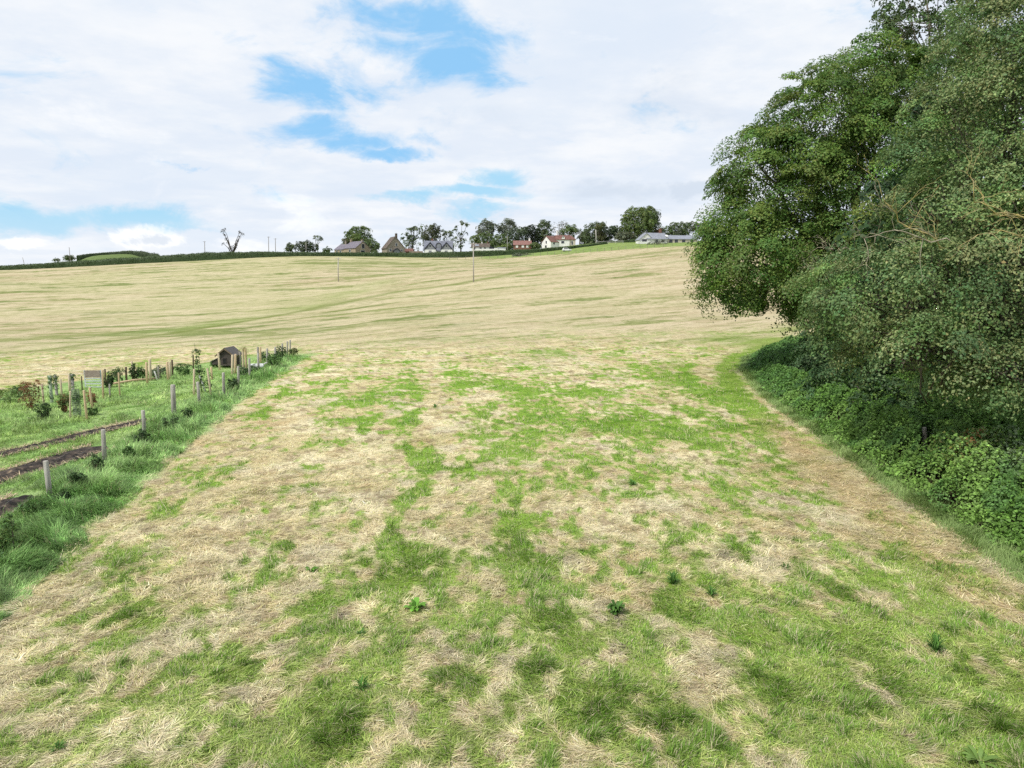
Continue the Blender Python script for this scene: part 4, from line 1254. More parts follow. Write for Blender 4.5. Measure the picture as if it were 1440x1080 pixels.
# ================================================================== THE CREST: HEDGES, HOUSES, TREES, POLES
def at(px, y, z=None):
    """ground point at depth y in the direction of photo column px"""
    b = (540 - 352) / FPX
    x = (px - 720) / FPX * y / (CP + b * SP)
    return np.array([x, y, gz(x, y) if z is None else z])


def z_row(py, y):
    return CAMZ + float(slope(py)) * y


def hedge(label, pts, pal, seed, leaf=.34, per_m=46, thick=1.7, flat=.12):
    """pts: (px, depth, top row); a clipped hedge as a leafy strip round a bumpy woody core"""
    rg = np.random.default_rng(seed)
    path = []
    for (p0, y0, t0), (p1, y1, t1) in zip(pts[:-1], pts[1:]):
        n = max(2, int(abs(p1 - p0) / 3))
        for k in range(n):
            f = k / n; path.append((p0 + (p1 - p0) * f, y0 + (y1 - y0) * f, t0 + (t1 - t0) * f))
    path.append(pts[-1])
    B = np.array([at(p, y) for p, y, t in path]); H = np.array([max(.8, z_row(t, y) - b[2]) for (p, y, t), b in zip(path, B)])
    H = H * (1 + flat * (fbm(B[:, 0] * .25, B[:, 1] * .1, 3, seed) - .5) * 2)
    o0 = B[len(B) // 2]
    root = empty('hedge', o0, label, 'hedge')
    n = len(B); prof = [(-.42, -.3), (-.46, .5), (-.34, .86), (0, .95), (.34, .86), (.46, .5), (.42, -.3)]
    d = np.gradient(B[:, :2], axis=0); d /= np.linalg.norm(d, axis=1, keepdims=True); nx = np.stack([-d[:, 1], d[:, 0]], 1)
    v = []
    for i in range(n):
        for (a, h) in prof:
            q = 1 + .15 * rg.normal()
            v.append((B[i, 0] + nx[i, 0] * a * thick * q, B[i, 1] + nx[i, 1] * a * thick * q, B[i, 2] + H[i] * h))
    k = len(prof); i = np.arange(n - 1)[:, None] * k + np.arange(k - 1)[None]
    f = np.stack([i, i + 1, i + k + 1, i + k], -1).reshape(-1, 4)
    v = np.array(v)
    mesh_np('woody_core', v, f, M['leaf_far'], np.tile(np.array(pal[0]) * .8, (len(v), 1)), root, local=o0)
    seg = np.linalg.norm(np.diff(B, axis=0), axis=1); L = seg.sum(); m = int(L * per_m)
    t = rg.uniform(0, n - 1.001, m); j = t.astype(int); fr = (t - j)[:, None]
    p = B[j] * (1 - fr) + B[j + 1] * fr; h = H[j] * (1 - fr[:, 0]) + H[j + 1] * fr[:, 0]
    a = rg.uniform(-1.0, 1.0, m) * math.pi * .62
    off = np.sin(a) * .55 * thick; zz = h * np.clip(np.where(np.abs(a) > 1.2, rg.uniform(.05, .9, m), .55 + .45 * np.cos(a)), 0, 1.02) + rg.normal(0, .07, m)
    c = p.copy(); c[:, :2] += nx[j] * off[:, None]; c[:, 2] += zz
    nr = np.stack([nx[j, 0] * np.sin(a), nx[j, 1] * np.sin(a), np.cos(a) * .8 + .3], 1) + rg.normal(0, .5, (m, 3))
    vv, ff = leaf_mesh(c, nr, leaf * np.exp(rg.normal(0, .25, m)), rg, .75)
    cl = fbm(c[:, 0] * .3, c[:, 1] * .3, 3, seed + 1)[:, None]
    pal = np.array(pal)
    cc = (pal[rg.integers(0, len(pal), m)] * (.7 + .6 * cl)) * np.exp(rg.normal(0, .22, (m, 1)))
    mesh_np('foliage', vv, ff, M['leaf_far'], np.repeat(cc, 4, 0), root, local=o0)
    return root


HP = [C(.065, .11, .038), C(.085, .13, .048), C(.11, .15, .06)]
hedge('long dark clipped hedge along the crest on the left, up to the houses', [(-120, 326, 374), (0, 326, 373.5), (50, 326, 371), (100, 327, 366.8), (150, 327, 364), (200, 328, 361), (240, 328, 358), (300, 328, 354.5), (360, 328, 354), (450, 329, 354.5), (520, 332, 355), (566, 334, 355.5)], HP, 801)
hedge('dark hedge in front of the white and red-roofed houses, rising to the right', [(562, 332, 355.5), (600, 324, 355.3), (640, 320, 353.8), (680, 321, 352.8), (720, 322, 351.3), (760, 323, 349.6), (800, 326, 346.3), (830, 331, 343.2), (852, 338, 340.6)], HP, 803, thick=2.2)
hedge('olive hedge along the top of the round hill far left', [(108, 455, 359), (125, 462, 357), (150, 468, 354.5), (180, 470, 352.5), (205, 470, 353.5), (224, 470, 357)], [C(.07, .105, .045), C(.095, .125, .055)], 805, .5, 18, 2.5)
hedge('low tidy hedge below the tree-lined garden left of the bungalow', [(858, 346, 339.5), (875, 345, 338.5), (893, 344, 336)], HP, 807, thick=1.6)


def far_tree(label, px, y, lob_px, pal, seed, leaf=.55, cpa=.22, lpc=26, clump=1.0, trunk=.3, bark='bark', name='tree', group='trees round the houses', gap=0., inner=.45, base_px=None, twigs=0):
    rg = np.random.default_rng(seed)
    b = at(px if base_px is None else base_px, y)
    root = empty(name, b, label, 'tree', group)
    s = y / 1000
    lobes = []
    if name == 'tree' and not gap and y > 354:      # leafy to the ground
        lo = max(q[1] + q[3] for q in lob_px); rw = max(q[2] for q in lob_px)
        if lo < 352: lob_px = lob_px + [(px - rw * .3, (lo + 354) / 2 - 2, rw * .75, (356 - lo) * .6 + 2), (px + rw * .45, (lo + 354) / 2, rw * .65, (356 - lo) * .5 + 2)]
    if name == 'tree' and not gap: lob_px = [(lx, ly, rw * 1.2, rh * 1.04) for lx, ly, rw, rh in lob_px]
    for (lx, ly, rw, rh) in lob_px:
        c = at(lx, y, z_row(ly, y)); c[1] += rg.normal(0, .8)
        lobes.append((c[0], c[1], c[2], rw * s, rw * s * .9, rh * s))
        if rw > 5:
            for k in range(4):
                a = rg.uniform(0, 6.28); e = rg.uniform(-.4, .9)
                q = rg.uniform(.35, .5)
                lobes.append((c[0] + rw * s * .75 * math.cos(a), c[1] + rw * s * .5 * math.sin(a), c[2] + rh * s * .75 * e, rw * s * q, rw * s * q, rh * s * q))
    crown_object('crown', lobes, rg, pal, clump, cpa, lpc, leaf, M['leaf_far'], root, b, inner=inner, gap=gap)
    mb = MB()
    cz = max(.8, (lobes[0][2] - b[2]) * .5)
    mb.tube([(0, 0, -.3), (.05, 0, cz * .5), (0, .1, cz)], [trunk * 1.3, trunk, trunk * .8], 7)
    for l in lobes[:14]:
        limb(mb, (0, .1, cz * .9), np.array(l[:3]) - b, trunk * .5, .05, rg, .12, 5, 4)
        for k in range(twigs):
            limb(mb, np.array(l[:3]) - b, np.array(l[:3]) - b + ell_dirs(1, rg)[0] * np.array(l[3:6]) * 1.1, .07, .02, rg, .2, 4, 3)
    mb.build('trunk', M[bark], root, True)
    return root


GD = [C(.09, .13, .058), C(.115, .155, .07), C(.135, .17, .082)]
GM = [C(.12, .175, .058), C(.15, .20, .07), C(.11, .165, .06)]
GL = [C(.15, .21, .055), C(.18, .24, .07), C(.14, .20, .06)]
GG = [C(.155, .185, .12), C(.185, .21, .14), C(.14, .165, .11)]
OL = [C(.10, .11, .045), C(.12, .13, .055)]
FT = [
    ('bare forked tree wrapped in ivy, alone on the crest at the left', 327, 333, [(327, 349, 5, 4.5), (322, 342, 2.0, 2.5), (319, 336, 1.6, 2.4), (316, 330, 1.8, 2.2), (314, 325, 2.6, 2.2), (318, 323, 2.2, 1.8), (332, 343, 2.0, 2.5), (335, 338, 1.6, 2.0), (338, 333, 1.8, 2.0), (341, 328, 2.4, 2.2), (337, 326, 1.6, 1.6), (315, 342, 1.8, 1.6)], [C(.06, .06, .045), C(.08, .075, .06)], dict(leaf=.3, lpc=16, cpa=.6, clump=.5, trunk=.5, group=None, gap=.25, inner=.1, twigs=4)),
    ('small dark bush on the crest left of the telegraph poles', 408, 338, [(408, 349, 5.5, 6)], GD, {}),
    ('dull green clipped tree left of the stone cottage', 428, 338, [(424, 347, 8, 7), (434, 346, 8, 7)], [C(.075, .10, .045), C(.06, .085, .04)], {}),
    ('ragged dark tree with a thin top left of the stone cottage', 443, 340, [(441, 348, 6, 6), (446, 339, 4, 6), (443, 334, 3, 3), (450, 336, 2, 3)], GD, dict(gap=.2, inner=.1)),
    ('small green bush at the left end of the stone cottage', 460, 340, [(458, 352, 4.5, 3.5), (463, 351, 3.5, 3.5)], GM, {}),
    ('tall grey-green tree behind the stone cottage', 505, 372, [(504, 334, 13, 13), (499, 326, 7, 6), (508, 325, 6, 6), (512, 336, 8, 8), (500, 322, 2, 2.5)], GM, dict(trunk=.4)),
    ('bright yellow-green tree in front of the tall one at the cottage', 497, 364, [(499, 336, 8, 5), (494, 340, 6, 5)], GL, {}),
    ('small olive tree over the cottage ridge', 487, 362, [(487, 340, 5, 4)], OL, {}),
    ('round green tree between stone cottage and stone barn', 524, 358, [(523, 345, 8.5, 8), (527, 349, 5, 6)], GM, {}),
    ('low dark bush beside the left wall of the stone barn', 529, 346, [(529, 355, 4.5, 3.2)], GD, {}),
    ('open-crowned dark tree just right of the stone barn', 580, 356, [(576, 345, 7, 8), (570, 329, 5, 2.2), (578, 323, 6, 2.6), (588, 321, 7, 3), (592, 330, 5, 5), (580, 335, 6, 4), (587, 343, 5, 8), (568, 336, 2, 2)], GD, dict(gap=.25, inner=.12)),
    ('olive tall tree behind the slate-roofed house', 609, 372, [(607, 330, 11, 11), (613, 322, 7, 6), (604, 322, 5, 5), (600, 335, 6, 8)], [C(.085, .10, .045), C(.105, .12, .06)], {}),
    ('loose dark tree behind the right end of the slate-roofed house', 628, 374, [(624, 325, 5, 5), (630, 329, 6, 5), (635, 336, 5, 7), (622, 336, 5, 5)], GD, dict(gap=.35, inner=.08)),
    ('tall thin tree with tufted branches right of the slate-roofed house', 648, 352, [(650, 313, 3, 2.8), (657, 315, 2.2, 2.2), (643, 320, 2.2, 2.2), (640, 324, 1.5, 1.6), (648, 328, 4, 3.4), (655, 327, 2, 2.4), (644, 337, 5, 4), (653, 337, 3.5, 4), (642, 347, 5, 6), (650, 346, 4, 5)], GD, dict(gap=.3, inner=.05)),
    ('round bright green tree behind the white cottage', 671, 368, [(668, 336, 6, 6.5), (673, 339, 5, 6)], GL, {}),
    ('tall grey-green tree behind the white cottage', 684, 378, [(684, 322, 13, 11), (690, 318, 7, 6), (678, 328, 6, 6), (683, 312, 4, 3)], GG, dict(gap=.1)),
    ('dark green tree below the tall grey-green one', 685, 366, [(685, 337, 8.5, 9), (691, 341, 5, 6)], GM, {}),
    ('second tall grey tree, left of the red-roofed cottage', 712, 380, [(713, 321, 11.5, 12), (718, 314, 6, 5), (705, 324, 6, 6), (714, 310, 4, 3)], GG, dict(gap=.1)),
    ('green garden tree left of the red-roofed cottage', 703, 362, [(704, 338, 9, 8), (697, 343, 6, 5), (712, 343, 7, 6)], GM, {}),
    ('broad dull green tree behind the red-roofed cottage', 726, 370, [(726, 331, 12, 9), (733, 325, 6, 5), (720, 338, 7, 7)], [C(.07, .10, .05), C(.085, .12, .06)], {}),
    ('dark blackish tree between the red-roofed cottage and the white house', 748, 376, [(748, 326, 8, 8), (743, 331, 6, 8), (753, 332, 6, 9)], [C(.035, .055, .03), C(.05, .07, .035)], {}),
    ('tall dark tree behind the left gable of the white house', 764, 378, [(764, 321, 8, 9), (768, 330, 8, 9), (758, 331, 6, 9), (763, 313, 4, 3)], GD, {}),
    ('pale half-bare tree behind the white house', 787, 382, [(786, 316, 8, 5), (793, 315, 6, 4), (783, 324, 7, 6)], [C(.16, .17, .12), C(.14, .15, .12)], dict(gap=.55, inner=.03, lpc=14, leaf=.4, bark='bark_pale', twigs=4)),
    ('green tree over the roof of the white house', 797, 368, [(796, 326, 9, 5), (803, 321, 7, 5), (806, 327, 6, 6)], GM, dict(gap=.1)),
    ('loose green tree between the white house and the large dark tree', 822, 372, [(821, 332, 6, 7), (826, 338, 5, 6)], GM, {}),
    ('dull tree between very dark tree and the bungalow', 879, 376, [(879, 326, 6, 7), (873, 331, 5, 7)], GD, {}),
    ('thin grey tree right of the white house', 815, 366, [(815, 326, 5, 4), (818, 334, 4, 6)], GG, dict(gap=.35, inner=.1)),
    ('large dark rounded tree left of the pale trunk', 834, 360, [(832, 329, 11, 12), (838, 319, 9, 6), (826, 334, 7, 9), (842, 326, 7, 8)], GD, dict(trunk=.4)),
    ('yellowish tree growing over the pale trunk', 842, 354, [(842, 319, 4.5, 3), (845, 332, 5, 7)], OL, {}),
    ('very dark tree right of the pale trunk', 855, 358, [(854, 330, 8, 10), (860, 325, 6, 7), (850, 338, 6, 5)], [C(.035, .06, .025), C(.05, .08, .03)], {}),
    ('grey-green bushy tree left of the big tree', 871, 366, [(868, 330, 7, 8), (876, 334, 6, 6), (866, 322, 4, 5)], GG, dict(gap=.1)),
    ('big rounded light green tree left of the bungalow', 896, 362, [(896, 311, 17, 16), (890, 301, 10, 9), (904, 300, 9, 8), (903, 321, 11, 12), (885, 318, 10, 12)], GL[:2] + GM, dict(trunk=.5, cpa=.28)),
    ('dark green tree behind the right side of the big light one', 915, 370, [(915, 305, 9, 11), (909, 298, 8, 6), (917, 316, 7, 9)], GD, {}),
    ('scrubby olive tree at the left end of the bungalow', 882, 350, [(879, 331, 8, 6), (886, 334, 6, 5), (873, 336, 6, 4)], OL + GG, {}),
    ('reddish brown tree behind the bungalow chimney', 924, 368, [(923, 325, 4, 5), (929, 326, 3, 4)], [C(.13, .075, .05), C(.10, .08, .05)], {}),
    ('dull green tree behind the middle of the bungalow', 935, 376, [(934, 325, 8, 6), (927, 328, 5, 4)], GM, {}),
    ('grey-topped tree behind the long wing of the bungalow', 949, 378, [(948, 321, 6, 8), (955, 325, 8, 6)], GM + GG, {}),
    ('dark round tree behind the right end of the bungalow', 961, 382, [(961, 318, 6, 5.5), (968, 322, 6, 6), (974, 318, 5, 6), (985, 322, 8, 7)], GD, {}),
    ('small dark bush on the skyline at the far left', 79, 345, [(79, 365.5, 4.5, 2.4)], GD, {}),
    ('bushy dark thorn on the skyline beside a pole at the far left', 98, 345, [(97, 363.5, 6, 3.6)], GD, {}),
    ('pale grey-green low bush in front of the hedge by the red-roofed cottage', 731, 311, [(726, 360, 7, 2.6), (735, 359, 8, 3), (743, 360, 5, 2.2)], [C(.15, .18, .12), C(.12, .15, .09)], dict(leaf=.35)),
    ('green garden bush between cottage and red-roofed cottage', 712, 350, [(711, 347, 6, 4), (704, 349, 5, 3)], GL, {}),
    ('dark bush before the right end of the red-roofed cottage', 752, 347, [(752, 347, 6, 5)], GM, {}),
    ('row of dull shrubs in front of the bungalow', 925, 322, [(918, 342, 5, 4), (926, 341, 5, 4), (934, 341, 4, 3.5), (913, 345, 3, 3)], [C(.13, .13, .09), C(.10, .12, .07)], dict(leaf=.35)),
]
for i, (lab, px, y, lobs, pal, kw) in enumerate(FT):
    kw = dict(kw)
    if any(w in lab for w in (' bush ', 'shrubs', 'thorn ')):
        kw.setdefault('name', 'bush'); kw.setdefault('group', 'bushes on the crest'); kw.setdefault('trunk', .08)
    o = far_tree(lab, px, y, lobs, pal, 900 + i, **kw)
    if kw.get('name') == 'bush': o['category'] = 'bush'


# ---------------------------------------------------------------- houses
def gable(root, L, W, he, hr, wall, roof, x=0., y=0., axis='x', hip=0, over=.3, t=.16, z0=-1.2):
    """one gabled block: wall part and roof part. ridge along local axis"""
    def T(p):
        return (p[0] + x, p[1] + y, p[2]) if axis == 'x' else (-p[1] + x, p[0] + y, p[2])
    mb = MB()
    hl = L / 2
    poly = lambda xx: [T((xx, -W / 2, z0)), T((xx, W / 2, z0)), T((xx, W / 2, he)), T((xx, 0, hr)), T((xx, -W / 2, he))]
    if hip:
        mb.box((x, y, (he + z0) / 2), (L, W, he - z0) if axis == 'x' else (W, L, he - z0))
    else:
        a = np.array(poly(-hl)); b = np.array(poly(hl)); mb.prism(a, b[0] - a[0])
    w = mb.build('wall', M[wall], root)
    mb = MB()
    k = (hr - he) / (W / 2); ey = W / 2 + over; ez = he - over * k
    ra = hl + over; rb = ra - (hip if hip else 0); hip_l = 0
    for s in (-1, 1):
        lo = [T((-ra, s * ey, ez)), T((ra, s * ey, ez)), T((rb, 0, hr)), T((-ra, 0, hr))]
        hi = [(p[0], p[1], p[2] + t) for p in lo]
        mb.add(lo + hi, [(0, 1, 2, 3), (4, 5, 6, 7), (0, 1, 5, 4), (1, 2, 6, 5), (2, 3, 7, 6), (3, 0, 4, 7)])
    if hip:
        lo = [T((ra, -ey, ez)), T((ra, ey, ez)), T((rb, 0, hr))]; hi = [(p[0], p[1], p[2] + t) for p in lo]
        mb.add(lo + hi, [(0, 1, 2), (3, 4, 5), (0, 1, 4, 3), (1, 2, 5, 4), (2, 0, 3, 5)])
    r = mb.build('roof', M[roof], root)
    return w, r


def window(root, x, y, z, w, h, side='front', frame='white_paint', pane='glass'):
    d = .06
    if side == 'front':
        f = MB().box((x, y - d / 2, z), (w + .2, d, h + .2)).build('window', M[frame], root)
        MB().box((x, y - d - .012, z), (w, .03, h)).build('pane', M[pane], f)
    else:
        f = MB().box((x + (d / 2 if side == 'right' else -d / 2), y, z), (d, w + .2, h + .2)).build('window', M[frame], root)
        MB().box((x + (d + .012 if side == 'right' else -d - .012), y, z), (.03, w, h)).build('pane', M[pane], f)


def chimney(roof, x, y, z0, z1, s=.8, mat='stone', pots=1):
    c = MB(); c.box((x, y, (z0 + z1) / 2), (s, s * .8, z1 - z0)); c.box((x, y, z1 + .06), (s + .14, s * .8 + .14, .12))
    for k in range(pots): c.tube([(x + (k - (pots - 1) / 2) * .3, y, z1 + .1), (x + (k - (pots - 1) / 2) * .3, y, z1 + .5)], [.12, .1], 8)
    c.build('chimney', M[mat], roof)


def house(name, label, px, y, rz, cat='house', dz=0.):
    p = at(px, y); p[2] += dz
    return empty(name, p, label, cat, 'houses along the crest', rz)


def zh(row, y, root):
    return z_row(row, y) - root.location.z


# stone cottage, purple slate roof, two roof levels
h = house('stone_cottage', 'long stone cottage with purple slate roofs and a gable window, leftmost of the houses', 499, 350, math.radians(-42))
_, r1 = gable(h, 9.5, 8.6, zh(349.5, 350, h), zh(340, 350, h), 'stone_warm', 'slate_purple', x=1.8)
_, r2 = gable(h, 8.6, 7.4, zh(350.5, 350, h), zh(343, 350, h), 'stone_warm', 'slate_purple', x=-7.3)
chimney(r1, 6.1, 0, zh(341, 350, h), zh(338, 350, h), 1.0, 'stone', 1); chimney(r1, -2.7, 0, zh(342, 350, h), zh(337, 350, h), .9, 'stone_warm', 2); chimney(r2, -7.2, 0, zh(344, 350, h), zh(338.5, 350, h), .8, 'stone', 1)
window(h, 6.55, .1, zh(347, 350, h), 1.6, 2.2, 'right'); window(h, 6.55, -.2, zh(355, 350, h), 2.2, 1.6, 'right')
MB().box((-2.6, -3.75, zh(354, 350, h)), (1.4, .12, 2.8)).build('door', M['post_dark'], h)
window(h, -6.5, -3.7, zh(354, 350, h), 1.2, 1.2); window(h, -9.5, -3.7, zh(354, 350, h), 1.2, 1.2); window(h, 2, -4.3, zh(353, 350, h), 1.2, 1.2)

# stone barn house
h = house('stone_barn', 'tall grey stone gabled barn house with patchy brown roof and porch', 553, 347, math.radians(-66))
_, r1 = gable(h, 9.4, 8.8, zh(349.3, 347, h), zh(333.5, 347, h), 'stone', 'tile_brown', t=.2)
chimney(r1, 4.1, .5, zh(336, 347, h), zh(329.5, 347, h), 1.1, 'tile_brown', 1)
pm = MB(); pm.prism([(4.72, -1.2, -.5), (4.72, 1.6, -.5), (4.72, 1.6, zh(353.5, 347, h)), (4.72, .2, zh(350.6, 347, h)), (4.72, -1.2, zh(353.5, 347, h))], (1.5, 0, 0)); pch = pm.build('porch', M['slate_wall'], h)
pm = MB()
for s in (-1, 1): pm.prism([(4.75, .2, zh(350.4, 347, h)), (4.75, .2 + s * 1.9, zh(354.2, 347, h)), (4.75, .2 + s * 1.9, zh(353.4, 347, h)), (4.75, .2, zh(349.6, 347, h))], (1.8, 0, 0))
pm.build('porch_roof', M['barge'], pch)
window(h, 4.7, -2.6, zh(352.5, 347, h), .8, 1.1, 'right'); window(h, 4.7, .3, zh(344.5, 347, h), .9, 1.2, 'right'); window(h, 4.7, 2.9, zh(352.5, 347, h), .8, 1.1, 'right')

# dark red outbuilding
h = house('outbuilding', 'low dark red shed with a brownish yard wall right of the barn house', 577, 350, 0., 'shed')
gable(h, 3.6, 3.5, zh(353.5, 350, h), zh(350, 350, h), 'red_wood', 'tile_maroon', x=-.5)
mb = MB(); mb.box((3, -2.2, zh(357, 350, h)), (6.6, .3, 2.4)); mb.build('yard_wall', M['board'], h)
for x in (.5, 2.4, 4.4): MB().box((x, -2.42, zh(356, 350, h)), (.4, .1, 1.9)).build('pier', M['stone_warm'], h)

# slate house with two front gables and an arched dormer
h = house('slate_roofed_house', 'blue slate-roofed house with two dark-edged front gables and arched dormer', 617, 346, 0.)
zr = zh(339, 346, h); ze = zh(352.2, 346, h)
_, r1 = gable(h, 13.2, 8, ze, zr, 'render', 'slate', over=.35)
chimney(r1, -3.1, 1.2, zr - 1.5, zr + .9, .9, 'brick', 1)
for gx in (-3.55, 4.15):
    w, rf = gable(h, 4.4, 5.1, zh(350.3, 346, h), zh(341.6, 346, h), 'slate_wall', 'slate', x=gx, y=-2.4, axis='y', over=.15, t=.12)
    mb = MB(); az_ = zh(341.2, 346, h); bz = zh(350.6, 346, h)
    for s in (-1, 1): mb.prism([(gx, -4.83, az_ + .1), (gx + s * 2.85, -4.83, bz + .1), (gx + s * 2.85, -4.83, bz - .6), (gx, -4.83, az_ - .62)], (0, .1, 0))
    mb.build('bargeboard', M['barge'], rf)
    window(h, gx, -4.61, zh(346.6, 346, h), 1.0, 1.0)
mb = MB(); n = 10; bz = zh(349.8, 346, h); top = zh(342.6, 346, h); rx_ = 1.15; cz_ = top - rx_
arc = [(.35 + rx_ * math.cos(a), cz_ + rx_ * math.sin(a)) for a in np.linspace(0, math.pi, n)]
mb.prism([(.35 + rx_, -3.4, bz)] + [(a, -3.4, c) for a, c in arc] + [(.35 - rx_, -3.4, bz)], (0, 3.0, 0)); dm = mb.build('dormer', M['slate_wall'], r1)
mb = MB(); out_ = [(.35 + (rx_ + .32) * math.cos(a), cz_ + (rx_ + .32) * math.sin(a)) for a in np.linspace(0, math.pi, n)]
mb.prism([(.35 + rx_ + .32, -3.55, bz)] + [(a, -3.55, c) for a, c in out_] + [(.35 - rx_ - .32, -3.55, bz), (.35 - rx_, -3.55, bz)] + [(a, -3.55, c) for a, c in arc[::-1]] + [(.35 + rx_, -3.55, bz)], (0, .14, 0)); mb.build('dormer_arch', M['barge'], dm)
MB().box((.35, -3.44, cz_ - .2), (1.0, .06, 1.4)).build('window', M['slate_pale'], dm)
for gx in (-5.4, -2.2, 2.3, 5.6):
    pass
MB().box((.4, -4.06, zh(354.8, 346, h)), (1.5, .1, 2.0)).build('door', M['slate_wall'], h)
for gx in (-3.6, 3.9): MB().box((gx, -4.71, zh(355.2, 346, h)), (1.3, .08, 1.6)).build('garage_door', M['slate_wall'], h)
mb = MB()
for gx in (-3.55, 4.15): mb.box((gx, -2.42, (zh(351.6, 346, h) - 1.4) / 2), (5.2, 4.5, zh(351.6, 346, h) + 1.4))
mb.build('bay_wall', M['render'], h)

# low white cottage
h = house('white_cottage', 'low white cottage with dark brown roof and skylight, right of the telegraph pole', 676, 349, 0.)
zr = zh(342.5, 349, h); ze = zh(347.6, 349, h)
_, r1 = gable(h, 8.4, 6, ze, zr, 'render', 'tile_brown')
chimney(r1, .6, 0, zr - .3, zr + .5, .6, 'render', 1); chimney(r1, 3.4, 0, zr - .3, zr + .6, .6, 'brick', 1)
MB().prism([(-2.7, -2.6, zh(347.0, 349, h) + .15), (-.8, -2.6, zh(347.0, 349, h) + .15), (-.8, -1.2, zh(344.6, 349, h) + .15), (-2.7, -1.2, zh(344.6, 349, h) + .15)], (0, -.05, .12)).build('skylight', M['slate_pale'], r1)
for x in (-2.8, .1, 2.2): window(h, x, -3.0, zh(350, 349, h), 1.0, 1.0)
mb = MB(); mb.prism([(4.25, -2.6, -.8), (8.2, -2.6, -.8), (8.2, -2.6, zh(350, 349, h)), (4.25, -2.6, zh(346.6, 349, h))], (0, 4.6, 0)); mb.build('lean_to', M['barge'], h)
mb = MB(); mb.box((3.2, -3.5, zh(354.5, 349, h)), (11.5, .25, 2.8)); mb.build('garden_wall', M['render'], h)

# white garage
h = house('garage', 'white flat-fronted garage between the white cottage and the red-roofed one', 706, 348, 0., 'garage')
gable(h, 3.6, 4, zh(349.4, 348, h), zh(348.3, 348, h), 'render', 'slate_pale', over=.15, t=.1)
MB().box((-.2, -2.05, zh(351.6, 348, h)), (2.3, .08, 1.4)).build('garage_door', M['white_paint'], h)
mb = MB(); mb.box((-2.9, -1.5, zh(352, 348, h)), (1.6, .25, 2.0)); mb.build('side_wall', M['render'], h)

# red-roofed cottage
h = house('red_roofed_cottage', 'brick cottage with bright red tiled roof and three white windows', 734.5, 349, 0.)
zr = zh(338.8, 349, h); ze = zh(344.6, 349, h)
_, r1 = gable(h, 8.4, 6, ze, zr, 'brick', 'tile_red')
chimney(r1, 3.4, 0, zr - .3, zr + 1.1, .8, 'render', 1)
for x in (-2.6, .2, 2.4): window(h, x, -3.0, zh(347, 349, h), .95, .95, pane='white_paint')

# white house: gabled wing left, hipped red roof right
h = house('white_house', 'white rendered house with red roofs, left gable and small dormer', 784, 352, 0.)
A = bpy.data.objects.new('gabled_wing', None); COL.objects.link(A); A.parent = h; A.location = (-2.6, -.5, 0); A.rotation_euler = (0, 0, math.radians(36))
zr = zh(332.4, 352, h); ze = zh(340.6, 352, h)
_, r1 = gable(A, 7.4, 7.0, ze, zr, 'render', 'tile_maroon')
window(A, -3.7, 0, zh(341, 352, h), .9, 1.2, 'left'); window(A, -3.7, .3, zh(347, 352, h), 1.3, 1.1, 'left')
for x in (-1.8, 1.4): window(A, x, -3.5, zh(343, 352, h), .9, .9)
B = bpy.data.objects.new('main_block', None); COL.objects.link(B); B.parent = h; B.location = (2.7, .3, 0)
zr = zh(331.2, 352, h); ze = zh(337.2, 352, h)
_, r2 = gable(B, 6.6, 6.2, ze, zr, 'render', 'tile_maroon', x=-.4)
w, dr = gable(B, 3.2, 1.5, zh(334.6, 352, h), zh(331.6, 352, h), 'render', 'tile_maroon', x=-.2, y=-1.9, axis='y', over=.12, t=.08, z0=zh(336.6, 352, h))
for x in (-.4,): window(B, x, -3.1, zh(341, 352, h), 1.4, 1.1)
window(B, -.2, -3.5, zh(333.8, 352, h), .5, .6)
Cc = bpy.data.objects.new('hipped_wing', None); COL.objects.link(Cc); Cc.parent = h; Cc.location = (6.6, .6, 0)
_, r3 = gable(Cc, 3.8, 6.0, zh(337.0, 352, h), zh(331.4, 352, h), 'render_beige_shade', 'tile_maroon', hip=2.2)  # beige stands for shade on this white wall, put into its colour
window(Cc, .3, -3.0, zh(342, 352, h), .7, 1.7)
chimney(r1, 3.2, 0, ze + 1.5, zr + 1.0 + 1.2, .8, 'render', 1)

# bungalow
h = house('bungalow', 'long low bungalow with pale blue slate roofs and brick chimney at the right', 925, 334, math.radians(10))
zr = zh(328, 334, h); ze = zh(336.6, 334, h); zg = -1.0
_, r1 = gable(h, 9.6, 8.2, ze, zr, 'render', 'slate_pale', x=-2.0)
_, r2 = gable(h, 15, 7.0, ze + .05, zh(331.0, 334, h), 'render_beige_shade', 'slate_pale', x=10.4, y=.4)
chimney(r1, 1.0, .3, zr - .6, zr + 1.9, 1.0, 'brick', 2)
w, r3 = gable(h, 5.0, 6.6, ze - .4, zh(329, 334, h), 'render', 'slate_pale', x=-7.0, y=-1.2, axis='y')
MB().box((-7.0, -3.76, zh(340, 334, h)), (4.2, .1, 1.8)).build('patio_window', M['glass'], h)
for x in (-2.2, .6): window(h, x, -4.1, zh(339.5, 334, h), 1.3, 1.1)
for x in (5.0, 7.6, 11.2, 15.2): window(h, x, -3.1, zh(339.6, 334, h), 1.3, 1.3, 'front', 'barge')
MB().prism([(2.4, -3.9, zh(333.8, 334, h)), (3.3, -3.9, zh(333.8, 334, h)), (3.3, -2.4, zh(331.5, 334, h)), (2.4, -2.4, zh(331.5, 334, h))], (0, -.05, .3)).build('skylight', M['white_paint'], r1)
mb = MB(); mb.box((-8.6, -4.6, zh(342.3, 334, h)), (6.0, .3, 1.0)); mb.build('terrace_wall', M['render'], h)


